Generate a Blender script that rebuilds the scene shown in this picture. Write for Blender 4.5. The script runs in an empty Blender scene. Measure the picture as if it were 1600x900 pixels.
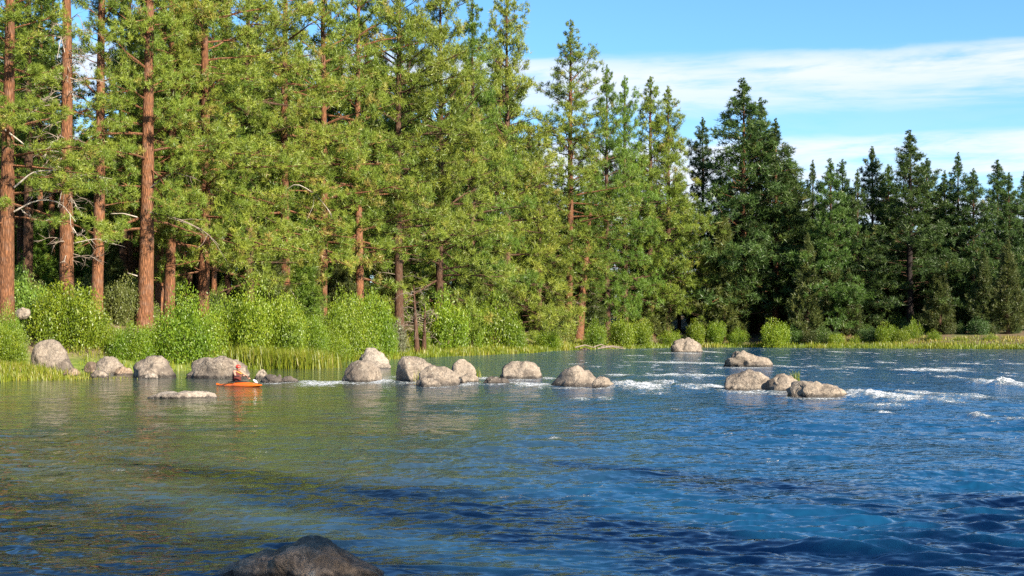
import bpy, bmesh, math, random
import numpy as np
from mathutils import Vector, Matrix

# ------------------------------------------------------------------ camera, sky, sun, exposure
scene = bpy.context.scene
COL = scene.collection
F_PX, HOR, CAM_H = 2000.0, 520.0, 2.2          # focal length and horizon of the 1600x900 photograph, eye height (m)
cam_d = bpy.data.cameras.new('camera')
cam = bpy.data.objects.new('camera', cam_d); COL.objects.link(cam)
cam.location = (0, 0, CAM_H); cam.rotation_euler = (math.radians(90), 0, 0)
cam_d.sensor_width = 36.0; cam_d.lens = 36.0 * F_PX / 1600.0
cam_d.shift_y = (HOR - 450.0) / 1600.0
cam_d.clip_start = 0.1; cam_d.clip_end = 6000
scene.camera = cam

SUN_AZ = math.radians(136)                      # clockwise from +Y (the view direction): behind and to the right
SUN_EL = math.radians(28)
sun_dir = Vector((math.sin(SUN_AZ) * math.cos(SUN_EL), math.cos(SUN_AZ) * math.cos(SUN_EL), math.sin(SUN_EL)))
sd = bpy.data.lights.new('sun', 'SUN'); sd.energy = 5.0; sd.angle = math.radians(0.5); sd.color = (1.0, 0.90, 0.74)
so = bpy.data.objects.new('sun', sd); COL.objects.link(so)
so.rotation_euler = (-sun_dir).to_track_quat('-Z', 'Y').to_euler()

scene.view_settings.view_transform = 'Standard'; scene.view_settings.look = 'None'
scene.view_settings.exposure = 1.6; scene.view_settings.gamma = 1.0
scene.cycles.max_bounces = 6; scene.cycles.diffuse_bounces = 3; scene.cycles.glossy_bounces = 3
scene.cycles.transmission_bounces = 3; scene.cycles.transparent_max_bounces = 4
scene.cycles.use_denoising = False
scene.cycles.sample_clamp_indirect = 4.0


class NT:
    """tiny node-tree helper"""
    def __init__(s, tree): s.t = tree; s.n = tree.nodes; s.l = tree.links
    def new(s, typ, **kw):
        nd = s.n.new(typ)
        for k, v in kw.items(): setattr(nd, k, v)
        return nd
    def set(s, sock, v):
        if isinstance(v, bpy.types.NodeSocket): s.l.new(v, sock)
        elif isinstance(v, (tuple, list)) and len(v) == 3 and sock.type == 'RGBA': sock.default_value = (*v, 1)
        else: sock.default_value = v
    def math(s, op, a, b=0.0, c=0.0, clamp=False):
        nd = s.new('ShaderNodeMath', operation=op, use_clamp=clamp)
        for i, v in enumerate((a, b, c)): s.set(nd.inputs[i], v)
        return nd.outputs[0]
    def mix(s, f, a, b, blend='MIX'):
        nd = s.new('ShaderNodeMix', data_type='RGBA', blend_type=blend, clamp_factor=True)
        s.set(nd.inputs[0], f); s.set(nd.inputs[6], a); s.set(nd.inputs[7], b)
        return nd.outputs[2]
    def noise(s, vec, scale, detail=3, rough=0.55, dist=0.0):
        nd = s.new('ShaderNodeTexNoise'); s.set(nd.inputs['Vector'], vec)
        nd.inputs['Scale'].default_value = scale; nd.inputs['Detail'].default_value = detail
        nd.inputs['Roughness'].default_value = rough; nd.inputs['Distortion'].default_value = dist
        return nd.outputs['Fac']
    def mapping(s, vec, scale=(1, 1, 1), loc=(0, 0, 0), rot=(0, 0, 0)):
        nd = s.new('ShaderNodeMapping'); s.set(nd.inputs['Vector'], vec)
        nd.inputs['Scale'].default_value = scale; nd.inputs['Location'].default_value = loc
        nd.inputs['Rotation'].default_value = rot
        return nd.outputs[0]
    def smooth(s, v, lo, hi):
        nd = s.new('ShaderNodeMapRange', interpolation_type='SMOOTHSTEP'); s.set(nd.inputs[0], v)
        s.set(nd.inputs[1], lo); s.set(nd.inputs[2], hi)
        nd.inputs[3].default_value = 0; nd.inputs[4].default_value = 1
        return nd.outputs[0]
    def ramp(s, f, stops):
        nd = s.new('ShaderNodeValToRGB'); s.set(nd.inputs[0], f)
        el = nd.color_ramp.elements
        while len(el) < len(stops): el.new(0.5)
        for e, (p, c) in zip(el, stops):
            e.position = p; e.color = (*c, 1) if not isinstance(c, float) else (c, c, c, 1)
        return nd.outputs[0]


world = bpy.data.worlds.new('World'); scene.world = world; world.use_nodes = True
w = NT(world.node_tree); w.n.clear()
sky = w.new('ShaderNodeTexSky', sky_type='NISHITA'); sky.sun_disc = False
sky.sun_elevation = SUN_EL; sky.sun_rotation = SUN_AZ
sky.air_density = 1.05; sky.dust_density = 0.15; sky.ozone_density = 4.0; sky.altitude = 1100
tc = w.new('ShaderNodeTexCoord').outputs['Generated']
sx = w.new('ShaderNodeSeparateXYZ'); w.set(sx.inputs[0], tc)
hyp = w.math('SQRT', w.math('ADD', w.math('MULTIPLY', sx.outputs[0], sx.outputs[0]), w.math('MULTIPLY', sx.outputs[1], sx.outputs[1])))
elev = w.math('DIVIDE', sx.outputs[2], w.math('MAXIMUM', hyp, 0.02))       # tan of the elevation
wisp = w.noise(w.mapping(tc, (5, 5, 38)), 1.0, 6, 0.62, 0.6)               # cirrus: stretched along the horizon
soft = w.noise(w.mapping(tc, (2.2, 2.2, 9), (3.1, 0.4, 0)), 1.0, 3, 0.5)
fine = w.noise(w.mapping(tc, (16, 16, 90)), 1.0, 4, 0.6, 0.4)
ev = w.math('ADD', elev, w.math('MULTIPLY', w.math('SUBTRACT', soft, 0.5), 0.035))
ev = w.math('ADD', ev, w.math('MULTIPLY', w.math('SUBTRACT', wisp, 0.5), 0.02))
band = w.ramp(w.math('MULTIPLY', w.math('ADD', ev, 0.004), 2.0), [(0.0, 0.95), (0.27, 0.95), (0.303, 0.9), (0.315, 0.14), (0.343, 0.12), (0.364, 0.66), (0.415, 0.92), (0.436, 0.6), (0.446, 0.0), (0.95, 0.0)])
streak = w.math('ADD', w.math('MULTIPLY', wisp, 0.7), w.math('MULTIPLY', fine, 0.3))
cl = w.math('MULTIPLY', band, w.smooth(streak, 0.31, 0.57))
high = w.math('MULTIPLY', w.smooth(wisp, 0.62, 0.85), 0.25)                # faint high wisps elsewhere
cl = w.math('MAXIMUM', cl, w.math('MULTIPLY', high, w.smooth(elev, 0.45, 0.7)))
tintc = w.mix(1.0, sky.outputs[0], (0.74, 1.02, 1.13), 'MULTIPLY')
skyc = w.mix(cl, tintc, (4.6, 4.8, 5.2))
bg = w.new('ShaderNodeBackground'); w.set(bg.inputs[0], skyc); bg.inputs[1].default_value = 0.072
wo = w.new('ShaderNodeOutputWorld'); w.l.new(bg.outputs[0], wo.inputs[0])

# ------------------------------------------------------------------ helpers
rng = np.random.default_rng(7)
def X(px, Y): return (px - 800.0) / F_PX * Y
def Z(py, Y): return CAM_H - (py - HOR) / F_PX * Y
def YW(py): return CAM_H * F_PX / (py - HOR)        # distance of a water-level point seen at row py

def hash3(ix, iy, iz, seed):
    h = (ix.astype(np.int64) * 374761393 + iy.astype(np.int64) * 668265263 + iz.astype(np.int64) * 2147483647 + seed * 974711) & 0xFFFFFFFF
    h = ((h ^ (h >> 13)) * 1274126177) & 0xFFFFFFFF
    h = (h ^ (h >> 16)) & 0xFFFFFFFF
    return h / 4294967295.0
def vnoise(P, seed=0):
    P = np.asarray(P, float)
    i = np.floor(P); f = P - i; u = f * f * (3 - 2 * f)
    ix, iy, iz = i[:, 0], i[:, 1], i[:, 2]
    r = 0
    for dx in (0, 1):
        for dy in (0, 1):
            for dz in (0, 1):
                wgt = (u[:, 0] if dx else 1 - u[:, 0]) * (u[:, 1] if dy else 1 - u[:, 1]) * (u[:, 2] if dz else 1 - u[:, 2])
                r = r + wgt * hash3(ix + dx, iy + dy, iz + dz, seed)
    return r * 2 - 1
def fbm(P, oct=4, seed=0, gain=0.5):
    a, s, r = 1.0, 1.0, 0
    P = np.asarray(P, float)
    for o in range(oct):
        r = r + a * vnoise(P * s + o * 17.3, seed + o); a *= gain; s *= 2.03
    return r
def sstep(x, a, b):
    t = np.clip((x - a) / (b - a), 0, 1); return t * t * (3 - 2 * t)
def unit(v): return v / np.maximum(np.linalg.norm(v, axis=-1, keepdims=True), 1e-9)

def mesh_np(name, V, T=None, Q=None, mats=(), mi=None, smooth=False, attrs=None):
    """mesh from numpy arrays: triangles T (n,3), quads Q (m,4)"""
    me = bpy.data.meshes.new(name)
    T = np.zeros((0, 3), int) if T is None else np.asarray(T, int)
    Q = np.zeros((0, 4), int) if Q is None else np.asarray(Q, int)
    V = np.asarray(V, np.float32)
    me.vertices.add(len(V)); me.vertices.foreach_set('co', V.ravel())
    loops = np.concatenate([T.ravel(), Q.ravel()]).astype(np.int32)
    me.loops.add(len(loops)); me.loops.foreach_set('vertex_index', loops)
    starts = np.concatenate([np.arange(len(T)) * 3, len(T) * 3 + np.arange(len(Q)) * 4]).astype(np.int32)
    me.polygons.add(len(T) + len(Q)); me.polygons.foreach_set('loop_start', starts)
    for m in mats: me.materials.append(m)
    if mi is not None: me.polygons.foreach_set('material_index', np.asarray(mi, np.int32))
    me.polygons.foreach_set('use_smooth', np.full(len(T) + len(Q), smooth))
    for k, a in (attrs or {}).items():
        at = me.attributes.new(k, 'FLOAT', 'POINT'); at.data.foreach_set('value', np.asarray(a, np.float32))
    me.update(calc_edges=True)
    return me

class Geo:
    """collects pieces of geometry that belong to one part"""
    def __init__(s): s.V = []; s.T = []; s.Q = []; s.n = 0; s.A = []
    def add(s, V, T=None, Q=None, a=0.0):
        V = np.asarray(V, float)
        if T is not None and len(T): s.T.append(np.asarray(T) + s.n)
        if Q is not None and len(Q): s.Q.append(np.asarray(Q) + s.n)
        s.V.append(V); s.n += len(V)
        s.A.append(np.full(len(V), a) if np.isscalar(a) else np.asarray(a, float))
    def mesh(s, name, mat, smooth=True):
        return mesh_np(name, np.concatenate(s.V), np.concatenate(s.T) if s.T else None, np.concatenate(s.Q) if s.Q else None,
                       [mat], smooth=smooth, attrs={'tint': np.concatenate(s.A)})

def tube(path, rad, k=6, phase=0.0):
    path = np.asarray(path, float); rad = np.asarray(rad, float); n = len(path)
    tan = unit(np.gradient(path, axis=0))
    ref = np.array([0.0, 0, 1]) if abs(tan[:, 2]).mean() < 0.75 else np.array([1.0, 0, 0])
    a = unit(np.cross(tan, ref)); b = np.cross(tan, a)
    th = np.arange(k) / k * 2 * math.pi + phase
    V = (path[:, None] + rad[:, None, None] * (np.cos(th)[None, :, None] * a[:, None] + np.sin(th)[None, :, None] * b[:, None])).reshape(-1, 3)
    i = np.arange(n - 1)[:, None] * k; j = np.arange(k)[None]; j2 = (j + 1) % k
    Q = np.stack([i + j, i + j2, i + k + j2, i + k + j], -1).reshape(-1, 4)
    return V, Q

def link(name, me, parent=None, loc=None, rot=None, scale=None):
    o = bpy.data.objects.new(name, me); COL.objects.link(o)
    if parent is not None: o.parent = parent
    if loc is not None: o.location = loc
    if rot is not None: o.rotation_euler = rot
    if scale is not None: o.scale = scale
    return o
def tag(o, label=None, cat=None, group=None, kind=None):
    for k, v in (('label', label), ('category', cat), ('group', group), ('kind', kind)):
        if v: o[k] = v
    return o
def empty(name, loc, rotz=0.0, scale=(1, 1, 1)):
    o = bpy.data.objects.new(name, None); COL.objects.link(o); o.empty_display_size = 0.3
    o.location = loc; o.rotation_euler = (0, 0, rotz); o.scale = scale
    return o

# ------------------------------------------------------------------ materials
def material(name):
    m = bpy.data.materials.new(name); m.use_nodes = True
    t = NT(m.node_tree); t.n.clear()
    return m, t, t.new('ShaderNodeOutputMaterial')
def principled(t, out, col, rough=0.8, spec=0.3, bump=None, bstr=0.3, bdist=0.05):
    p = t.new('ShaderNodeBsdfPrincipled'); t.set(p.inputs['Base Color'], col); t.set(p.inputs['Roughness'], rough)
    p.inputs['Specular IOR Level'].default_value = spec
    if bump is not None:
        b = t.new('ShaderNodeBump'); b.inputs['Strength'].default_value = bstr; b.inputs['Distance'].default_value = bdist
        t.set(b.inputs['Height'], bump); t.l.new(b.outputs[0], p.inputs['Normal'])
    t.l.new(p.outputs[0], out.inputs[0])
    return p
def attr(t, name):
    nd = t.new('ShaderNodeAttribute'); nd.attribute_name = name; return nd.outputs['Fac']

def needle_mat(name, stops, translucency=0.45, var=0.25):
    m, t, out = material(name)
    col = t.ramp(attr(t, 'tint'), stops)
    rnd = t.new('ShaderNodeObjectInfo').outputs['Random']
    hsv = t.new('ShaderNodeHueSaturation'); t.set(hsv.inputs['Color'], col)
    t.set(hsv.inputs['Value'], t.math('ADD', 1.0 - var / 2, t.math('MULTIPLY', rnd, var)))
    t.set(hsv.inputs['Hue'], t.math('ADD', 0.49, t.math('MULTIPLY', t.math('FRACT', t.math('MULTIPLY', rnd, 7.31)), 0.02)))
    d = t.new('ShaderNodeBsdfDiffuse'); t.set(d.inputs[0], hsv.outputs[0])
    tr = t.new('ShaderNodeBsdfTranslucent'); t.set(tr.inputs[0], hsv.outputs[0])
    mx = t.new('ShaderNodeMixShader'); mx.inputs[0].default_value = translucency
    t.l.new(d.outputs[0], mx.inputs[1]); t.l.new(tr.outputs[0], mx.inputs[2])
    g = t.new('ShaderNodeBsdfGlossy'); g.inputs['Roughness'].default_value = 0.45; g.inputs[0].default_value = (1, 1, 1, 1)
    m2 = t.new('ShaderNodeMixShader'); m2.inputs[0].default_value = 0.025
    t.l.new(mx.outputs[0], m2.inputs[1]); t.l.new(g.outputs[0], m2.inputs[2])
    t.l.new(m2.outputs[0], out.inputs[0])
    return m

NEEDLE = {
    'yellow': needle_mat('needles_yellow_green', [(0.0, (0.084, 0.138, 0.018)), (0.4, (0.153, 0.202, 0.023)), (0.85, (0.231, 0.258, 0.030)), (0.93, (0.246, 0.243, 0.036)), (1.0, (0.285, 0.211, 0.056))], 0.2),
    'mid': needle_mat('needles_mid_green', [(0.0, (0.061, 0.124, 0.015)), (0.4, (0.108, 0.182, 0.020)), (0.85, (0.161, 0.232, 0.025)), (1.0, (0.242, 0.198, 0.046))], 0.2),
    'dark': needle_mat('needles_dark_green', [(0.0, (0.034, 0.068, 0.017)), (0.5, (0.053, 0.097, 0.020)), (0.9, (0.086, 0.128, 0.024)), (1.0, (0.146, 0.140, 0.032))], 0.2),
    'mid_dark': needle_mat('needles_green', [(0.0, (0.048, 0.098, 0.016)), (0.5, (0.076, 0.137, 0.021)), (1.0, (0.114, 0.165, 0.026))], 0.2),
    'juniper': needle_mat('needles_juniper', [(0.0, (0.075, 0.101, 0.020)), (0.5, (0.112, 0.134, 0.027)), (1.0, (0.162, 0.167, 0.041))], 0.2),
    'juniper_dark': needle_mat('needles_juniper_dark', [(0.0, (0.049, 0.075, 0.018)), (0.5, (0.073, 0.096, 0.022)), (1.0, (0.113, 0.113, 0.028))], 0.2),
    'willow': needle_mat('willow_leaves', [(0.0, (0.094, 0.160, 0.009)), (0.5, (0.179, 0.262, 0.013)), (1.0, (0.322, 0.341, 0.017))], 0.45),
    'sage': needle_mat('sage_leaves', [(0.0, (0.089, 0.099, 0.050)), (0.5, (0.139, 0.149, 0.079)), (1.0, (0.208, 0.198, 0.129))], 0.2),
    'grass': needle_mat('grass_blades', [(0.0, (0.077, 0.126, 0.009)), (0.5, (0.164, 0.207, 0.011)), (0.85, (0.260, 0.252, 0.019)), (1.0, (0.328, 0.252, 0.070))], 0.45, 0.0),
}

def bark_mat(name, light, dark, grey):
    m, t, out = material(name)
    tco = t.new('ShaderNodeTexCoord').outputs['Object']
    rnd = t.new('ShaderNodeObjectInfo').outputs['Random']
    v = t.new('ShaderNodeTexVoronoi'); v.feature = 'DISTANCE_TO_EDGE'
    nz = t.noise(tco, 2.2, 3)
    warp = t.new('ShaderNodeMix', data_type='VECTOR'); warp.inputs[0].default_value = 0.12
    t.set(warp.inputs[4], t.mapping(tco, (6.5, 6.5, 1.1)))
    cn = t.new('ShaderNodeTexNoise'); t.set(cn.inputs['Vector'], tco); cn.inputs['Scale'].default_value = 3.0
    t.l.new(cn.outputs['Color'], warp.inputs[5])
    t.set(v.inputs['Vector'], warp.outputs[1]); v.inputs['Scale'].default_value = 1.6
    crack = t.math('ADD', 0.35, t.math('MULTIPLY', t.smooth(v.outputs['Distance'], 0.0, 0.25), 0.65))
    fine = t.noise(t.mapping(tco, (9, 9, 2.0)), 2.2, 5, 0.65)
    c = t.mix(t.smooth(fine, 0.3, 0.7), dark, light)
    c = t.mix(t.smooth(nz, 0.45, 0.7), c, grey)
    c = t.mix(crack, t.mix(0.5, dark, (0.02, 0.012, 0.008)), c)
    hs = t.new('ShaderNodeHueSaturation'); t.set(hs.inputs['Color'], c); t.set(hs.inputs['Value'], t.math('ADD', 0.8, t.math('MULTIPLY', rnd, 0.4)))
    h = t.math('ADD', t.math('MULTIPLY', crack, 0.7), t.math('MULTIPLY', fine, 0.5))
    principled(t, out, hs.outputs[0], 0.9, 0.1, h, 0.9, 0.06)
    return m
BARK = {
    'orange': bark_mat('bark_orange', (0.265, 0.118, 0.056), (0.10, 0.044, 0.023), (0.19, 0.105, 0.068)),
    'brown': bark_mat('bark_brown', (0.139, 0.074, 0.045), (0.057, 0.031, 0.021), (0.123, 0.082, 0.057)),
    'burnt': bark_mat('bark_burnt', (0.035, 0.027, 0.024), (0.015, 0.012, 0.012), (0.045, 0.038, 0.036)),
}
def plain_mat(name, c1, c2, scale=3.0, rough=0.85, spec=0.2, bstr=0.3, bdist=0.02):
    m, t, out = material(name)
    tco = t.new('ShaderNodeTexCoord').outputs['Object']
    nz = t.noise(tco, scale, 5, 0.6)
    principled(t, out, t.mix(t.smooth(nz, 0.3, 0.7), c1, c2), rough, spec, nz, bstr, bdist)
    return m
DEADWOOD = plain_mat('dead_wood', (0.30, 0.25, 0.20), (0.45, 0.40, 0.34), 6)
TWIG = plain_mat('grey_twigs', (0.16, 0.12, 0.09), (0.26, 0.21, 0.17), 6)
STEM = plain_mat('willow_stem', (0.10, 0.075, 0.04), (0.18, 0.13, 0.07), 6)

def rock_mat(name, a, b, stain, wet_h=0.2):
    m, t, out = material(name)
    geo = t.new('ShaderNodeNewGeometry').outputs['Position']
    tco = t.new('ShaderNodeTexCoord').outputs['Object']
    rnd = t.new('ShaderNodeObjectInfo').outputs['Random']
    off = t.new('ShaderNodeVectorMath', operation='ADD'); t.set(off.inputs[0], tco)
    cx = t.new('ShaderNodeCombineXYZ'); t.set(cx.inputs[0], t.math('MULTIPLY', rnd, 40.0)); t.l.new(cx.outputs[0], off.inputs[1])
    pv = off.outputs[0]
    big = t.noise(pv, 0.9, 5, 0.62); med = t.noise(pv, 4.0, 5, 0.65, 0.4); fin = t.noise(pv, 22.0, 4, 0.7)
    drip = t.noise(t.mapping(pv, (3.4, 3.4, 0.5)), 1.0, 4, 0.6)
    c = t.mix(t.smooth(med, 0.35, 0.65), a, b)
    c = t.mix(t.math('MULTIPLY', t.smooth(big, 0.48, 0.60), 0.7), c, stain)
    crv = t.math('ABSOLUTE', t.math('SUBTRACT', t.noise(pv, 1.3, 4, 0.6, 0.6), 0.5))
    c = t.mix(t.math('MULTIPLY', t.smooth(crv, 0.022, 0.0), 0.65), c, (0.05, 0.04, 0.034))
    c = t.mix(t.math('MULTIPLY', t.smooth(drip, 0.55, 0.72), 0.45), c, stain)
    c = t.mix(t.math('MULTIPLY', t.smooth(fin, 0.50, 0.66), 0.55), c, (0.07, 0.058, 0.048))
    lich = t.new('ShaderNodeTexVoronoi'); t.set(lich.inputs['Vector'], pv); lich.inputs['Scale'].default_value = 5.0
    c = t.mix(t.math('MULTIPLY', t.smooth(t.math('ADD', lich.outputs['Distance'], t.math('MULTIPLY', fin, 0.2)), 0.34, 0.18), 0.35), c, (0.44, 0.41, 0.34))
    zz = t.new('ShaderNodeSeparateXYZ'); t.l.new(geo, zz.inputs[0])
    wl = t.math('ADD', zz.outputs[2], t.math('MULTIPLY', t.math('SUBTRACT', med, 0.5), 0.22))
    wet = t.smooth(wl, wet_h, wet_h * 0.45)
    c = t.mix(wet, c, t.mix(0.82, c, (0.012, 0.01, 0.008)))
    h = t.math('ADD', t.math('ADD', t.math('MULTIPLY', med, 1.0), t.math('MULTIPLY', fin, 0.4)), t.math('MULTIPLY', big, 1.6))
    c = t.mix(t.math('MULTIPLY', t.smooth(t.noise(pv, 2.0, 6, 0.7, 0.2), 0.52, 0.60), 0.35), c, (0.10, 0.085, 0.07))
    principled(t, out, c, t.math('SUBTRACT', 0.92, t.math('MULTIPLY', wet, 0.6)), 0.25, h, 0.9, 0.10)
    return m
ROCK = rock_mat('boulder_stone', (0.192, 0.154, 0.118), (0.300, 0.244, 0.188), (0.071, 0.057, 0.047))
ROCK_PALE = rock_mat('pale_stone', (0.244, 0.202, 0.160), (0.336, 0.286, 0.231), (0.126, 0.101, 0.080), 0.08)
ROCK_DARK = rock_mat('wet_stone', (0.055, 0.045, 0.038), (0.11, 0.09, 0.075), (0.035, 0.03, 0.026), 0.16)
ROCK_SHADE = rock_mat('shade_toned_stone', (0.19, 0.13, 0.085), (0.36, 0.255, 0.175), (0.06, 0.043, 0.03), 0.10)  # stone colour lightened and warmed to offset the foreground rock's blue shade

# ------------------------------------------------------------------ the river's outline and the ground
def W(px, py): Y = YW(py); return (X(px, Y), Y)
far_bank = [(-160, 16), (-70, 36), (-36, 47), W(-60, 604), W(0, 598), W(40, 590), W(100, 586), W(135, 583), W(210, 582), W(300, 579), W(430, 577), W(490, 573),
            W(540, 565), W(620, 561), W(700, 557), W(830, 552), W(862, 548.5), W(930, 546), W(1000, 544.5), W(1060, 543), W(1160, 543), W(1300, 544),
            W(1450, 545), W(1600, 546), (100, 165), (160, 158), (320, 150)]
near_bank = [(320, 30), (120, 20), (60, 12), (30, 7), (12, 5), (0, 4.5), (-10, 4), (-30, -2), (-70, -16), (-160, -40)]
POLY = np.array(far_bank + near_bank)
def inland(P):
    """signed distance from the water's edge, positive on land"""
    P = np.asarray(P, float); A = POLY; B = np.roll(POLY, -1, 0)
    d2 = np.full(len(P), 1e18); inside = np.zeros(len(P), bool)
    for a, b in zip(A, B):
        ab = b - a; t = np.clip(((P - a) @ ab) / (ab @ ab), 0, 1)
        q = a + t[:, None] * ab; d2 = np.minimum(d2, ((P - q) ** 2).sum(1))
        if a[1] != b[1]:
            c = ((a[1] > P[:, 1]) != (b[1] > P[:, 1])) & (P[:, 0] < (b[0] - a[0]) * (P[:, 1] - a[1]) / (b[1] - a[1]) + a[0])
            inside ^= c
    d = np.sqrt(d2)
    return np.where(inside, -d, d)
def ground(P):
    P = np.asarray(P, float)
    d = inland(P)
    rise = 2.6 - 1.2 * sstep(P[:, 0] + 0.25 * P[:, 1], 20, 90)      # the far bank is higher on the left
    z = np.where(d < 0, np.maximum(-2.5, d * 0.35), 0.25 * sstep(d, 0, 1.2) + rise * sstep(d, 1.0, 13) + np.clip(d - 13, 0, 110) * 0.085)
    P3 = np.c_[P * 0.16, np.zeros(len(P))]
    z = z + fbm(P3, 3, 5) * 0.35 * sstep(d, 1, 8)
    near = (P[:, 1] < 30) & (P[:, 0] > -60) & (d > 0)
    z = np.where((P[:, 1] < 8) & (d > 0), 0.1 + 0.55 * sstep(d, 0, 5) + 0.02 * d, z)
    return z - 0.05
def gz(x, y): return float(ground(np.array([[x, y]]))[0])

gx = np.concatenate([[-5000, -2000, -900, -450, -250, -160], np.linspace(-120, 170, 180), [230, 320, 500, 900, 2000, 5000]])
gy = np.concatenate([[-4000, -1500, -500, -200, -90, -50], np.linspace(-30, 30, 40), np.linspace(32, 270, 170), [300, 360, 500, 900, 2000, 5500]])
GX, GY = np.meshgrid(gx, gy)
gp = np.c_[GX.ravel(), GY.ravel()]
gV = np.c_[gp, ground(gp)]
nxg, nyg = len(gx), len(gy)
ii = (np.arange(nyg - 1)[:, None] * nxg + np.arange(nxg - 1)[None]).ravel()
gQ = np.stack([ii, ii + 1, ii + nxg + 1, ii + nxg], 1)
m, t, out = material('forest_floor')
geo = t.new('ShaderNodeNewGeometry').outputs['Position']
n1 = t.noise(geo, 0.35, 5, 0.6); n2 = t.noise(geo, 2.5, 5, 0.65); n3 = t.noise(geo, 14, 4, 0.7)
c = t.mix(t.smooth(n2, 0.35, 0.65), (0.10, 0.068, 0.04), (0.18, 0.135, 0.08))
c = t.mix(t.smooth(n1, 0.5, 0.65), c, (0.10, 0.12, 0.04))
c = t.mix(t.math('MULTIPLY', t.smooth(n3, 0.5, 0.7), 0.5), c, (0.07, 0.05, 0.03))
c = t.mix(t.smooth(attr(t, 'shore'), 0.0, 1.0), c, t.mix(t.smooth(n2, 0.4, 0.6), (0.09, 0.14, 0.02), (0.17, 0.20, 0.04)))
principled(t, out, c, 0.95, 0.1, n2, 0.5, 0.1)
ground_mat = m
gd = inland(gp)
gme = mesh_np('ground', gV, None, gQ, [ground_mat], smooth=True, attrs={'shore': 1 - sstep(gd, 2.0, 7.0)})
tag(link('ground', gme), kind='structure')

# ------------------------------------------------------------------ river surface: real waves near by, finer ripples as relief
rows = np.concatenate([np.linspace(-60, 3, 22), np.linspace(4, 10, 18), 1 / np.linspace(1 / 10.6, 1 / 330, 500)])
tcol = np.concatenate([-np.geomspace(3.0, 0.5, 26), np.linspace(-0.485, 0.485, 380), np.geomspace(0.5, 3.0, 26)])
base = np.maximum(np.abs(rows), 4) + 4
WX = tcol[None, :] * base[:, None]
WY = np.repeat(rows[:, None], len(tcol), 1)
row_sp = np.gradient(rows)
RS = np.repeat(np.maximum(row_sp, 0.02)[:, None], len(tcol), 1)
wp = np.c_[WX.ravel(), WY.ravel()]; rs = RS.ravel()
cs = np.repeat((np.abs(np.gradient(tcol))[None, :] * base[:, None]), 1, 1).ravel()
pxs = 800 + F_PX * wp[:, 0] / np.maximum(wp[:, 1], 5)
def rapids(P):
    """how rough the current runs: calm on the left by the bank, broken water on the right"""
    r = sstep(P[:, 0] + 0.10 * (P[:, 1] - 40), -6, 16)
    patch = fbm(np.c_[P[:, 0] * 0.05, P[:, 1] * 0.035, np.zeros(len(P))], 3, 11)
    near = sstep(P[:, 1], 30, 14) * 0.22
    return np.clip(0.30 + 0.75 * r + 0.28 * patch + near, 0.12, 1.35)
rap = rapids(wp)
wr = np.random.default_rng(3)
h = np.zeros(len(wp))
warp = np.c_[fbm(np.c_[wp * 0.25, np.zeros(len(wp))], 2, 21), fbm(np.c_[wp * 0.25, np.ones(len(wp))], 2, 22)]
wq = wp + warp * np.array([0.5, 0.55])
for k in range(90):
    lam = 0.20 * (2.2 / 0.20) ** (wr.random() ** 1.2)
    th = math.radians(-100 + wr.normal(0, 17))          # the current comes towards the camera and to the left
    kv = 2 * math.pi / lam * np.array([math.cos(th), math.sin(th)])
    amp = 0.0048 * lam ** 0.55
    att = sstep(lam / np.maximum(rs * abs(math.sin(th)) , cs * abs(math.cos(th)) + 1e-6), 2.2, 5.0)
    ph = wq @ kv + wr.random() * 6.28
    s = np.sin(ph)
    h += amp * att * (s + 0.14 * np.cos(2 * ph))
grp = 0.75 + 0.6 * fbm(np.c_[wp[:, 0] * 0.22, wp[:, 1] * 0.16, np.zeros(len(wp))], 2, 33)
h *= rap * np.clip(grp, 0.2, 1.6)
foam = np.zeros(len(wp))
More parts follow.
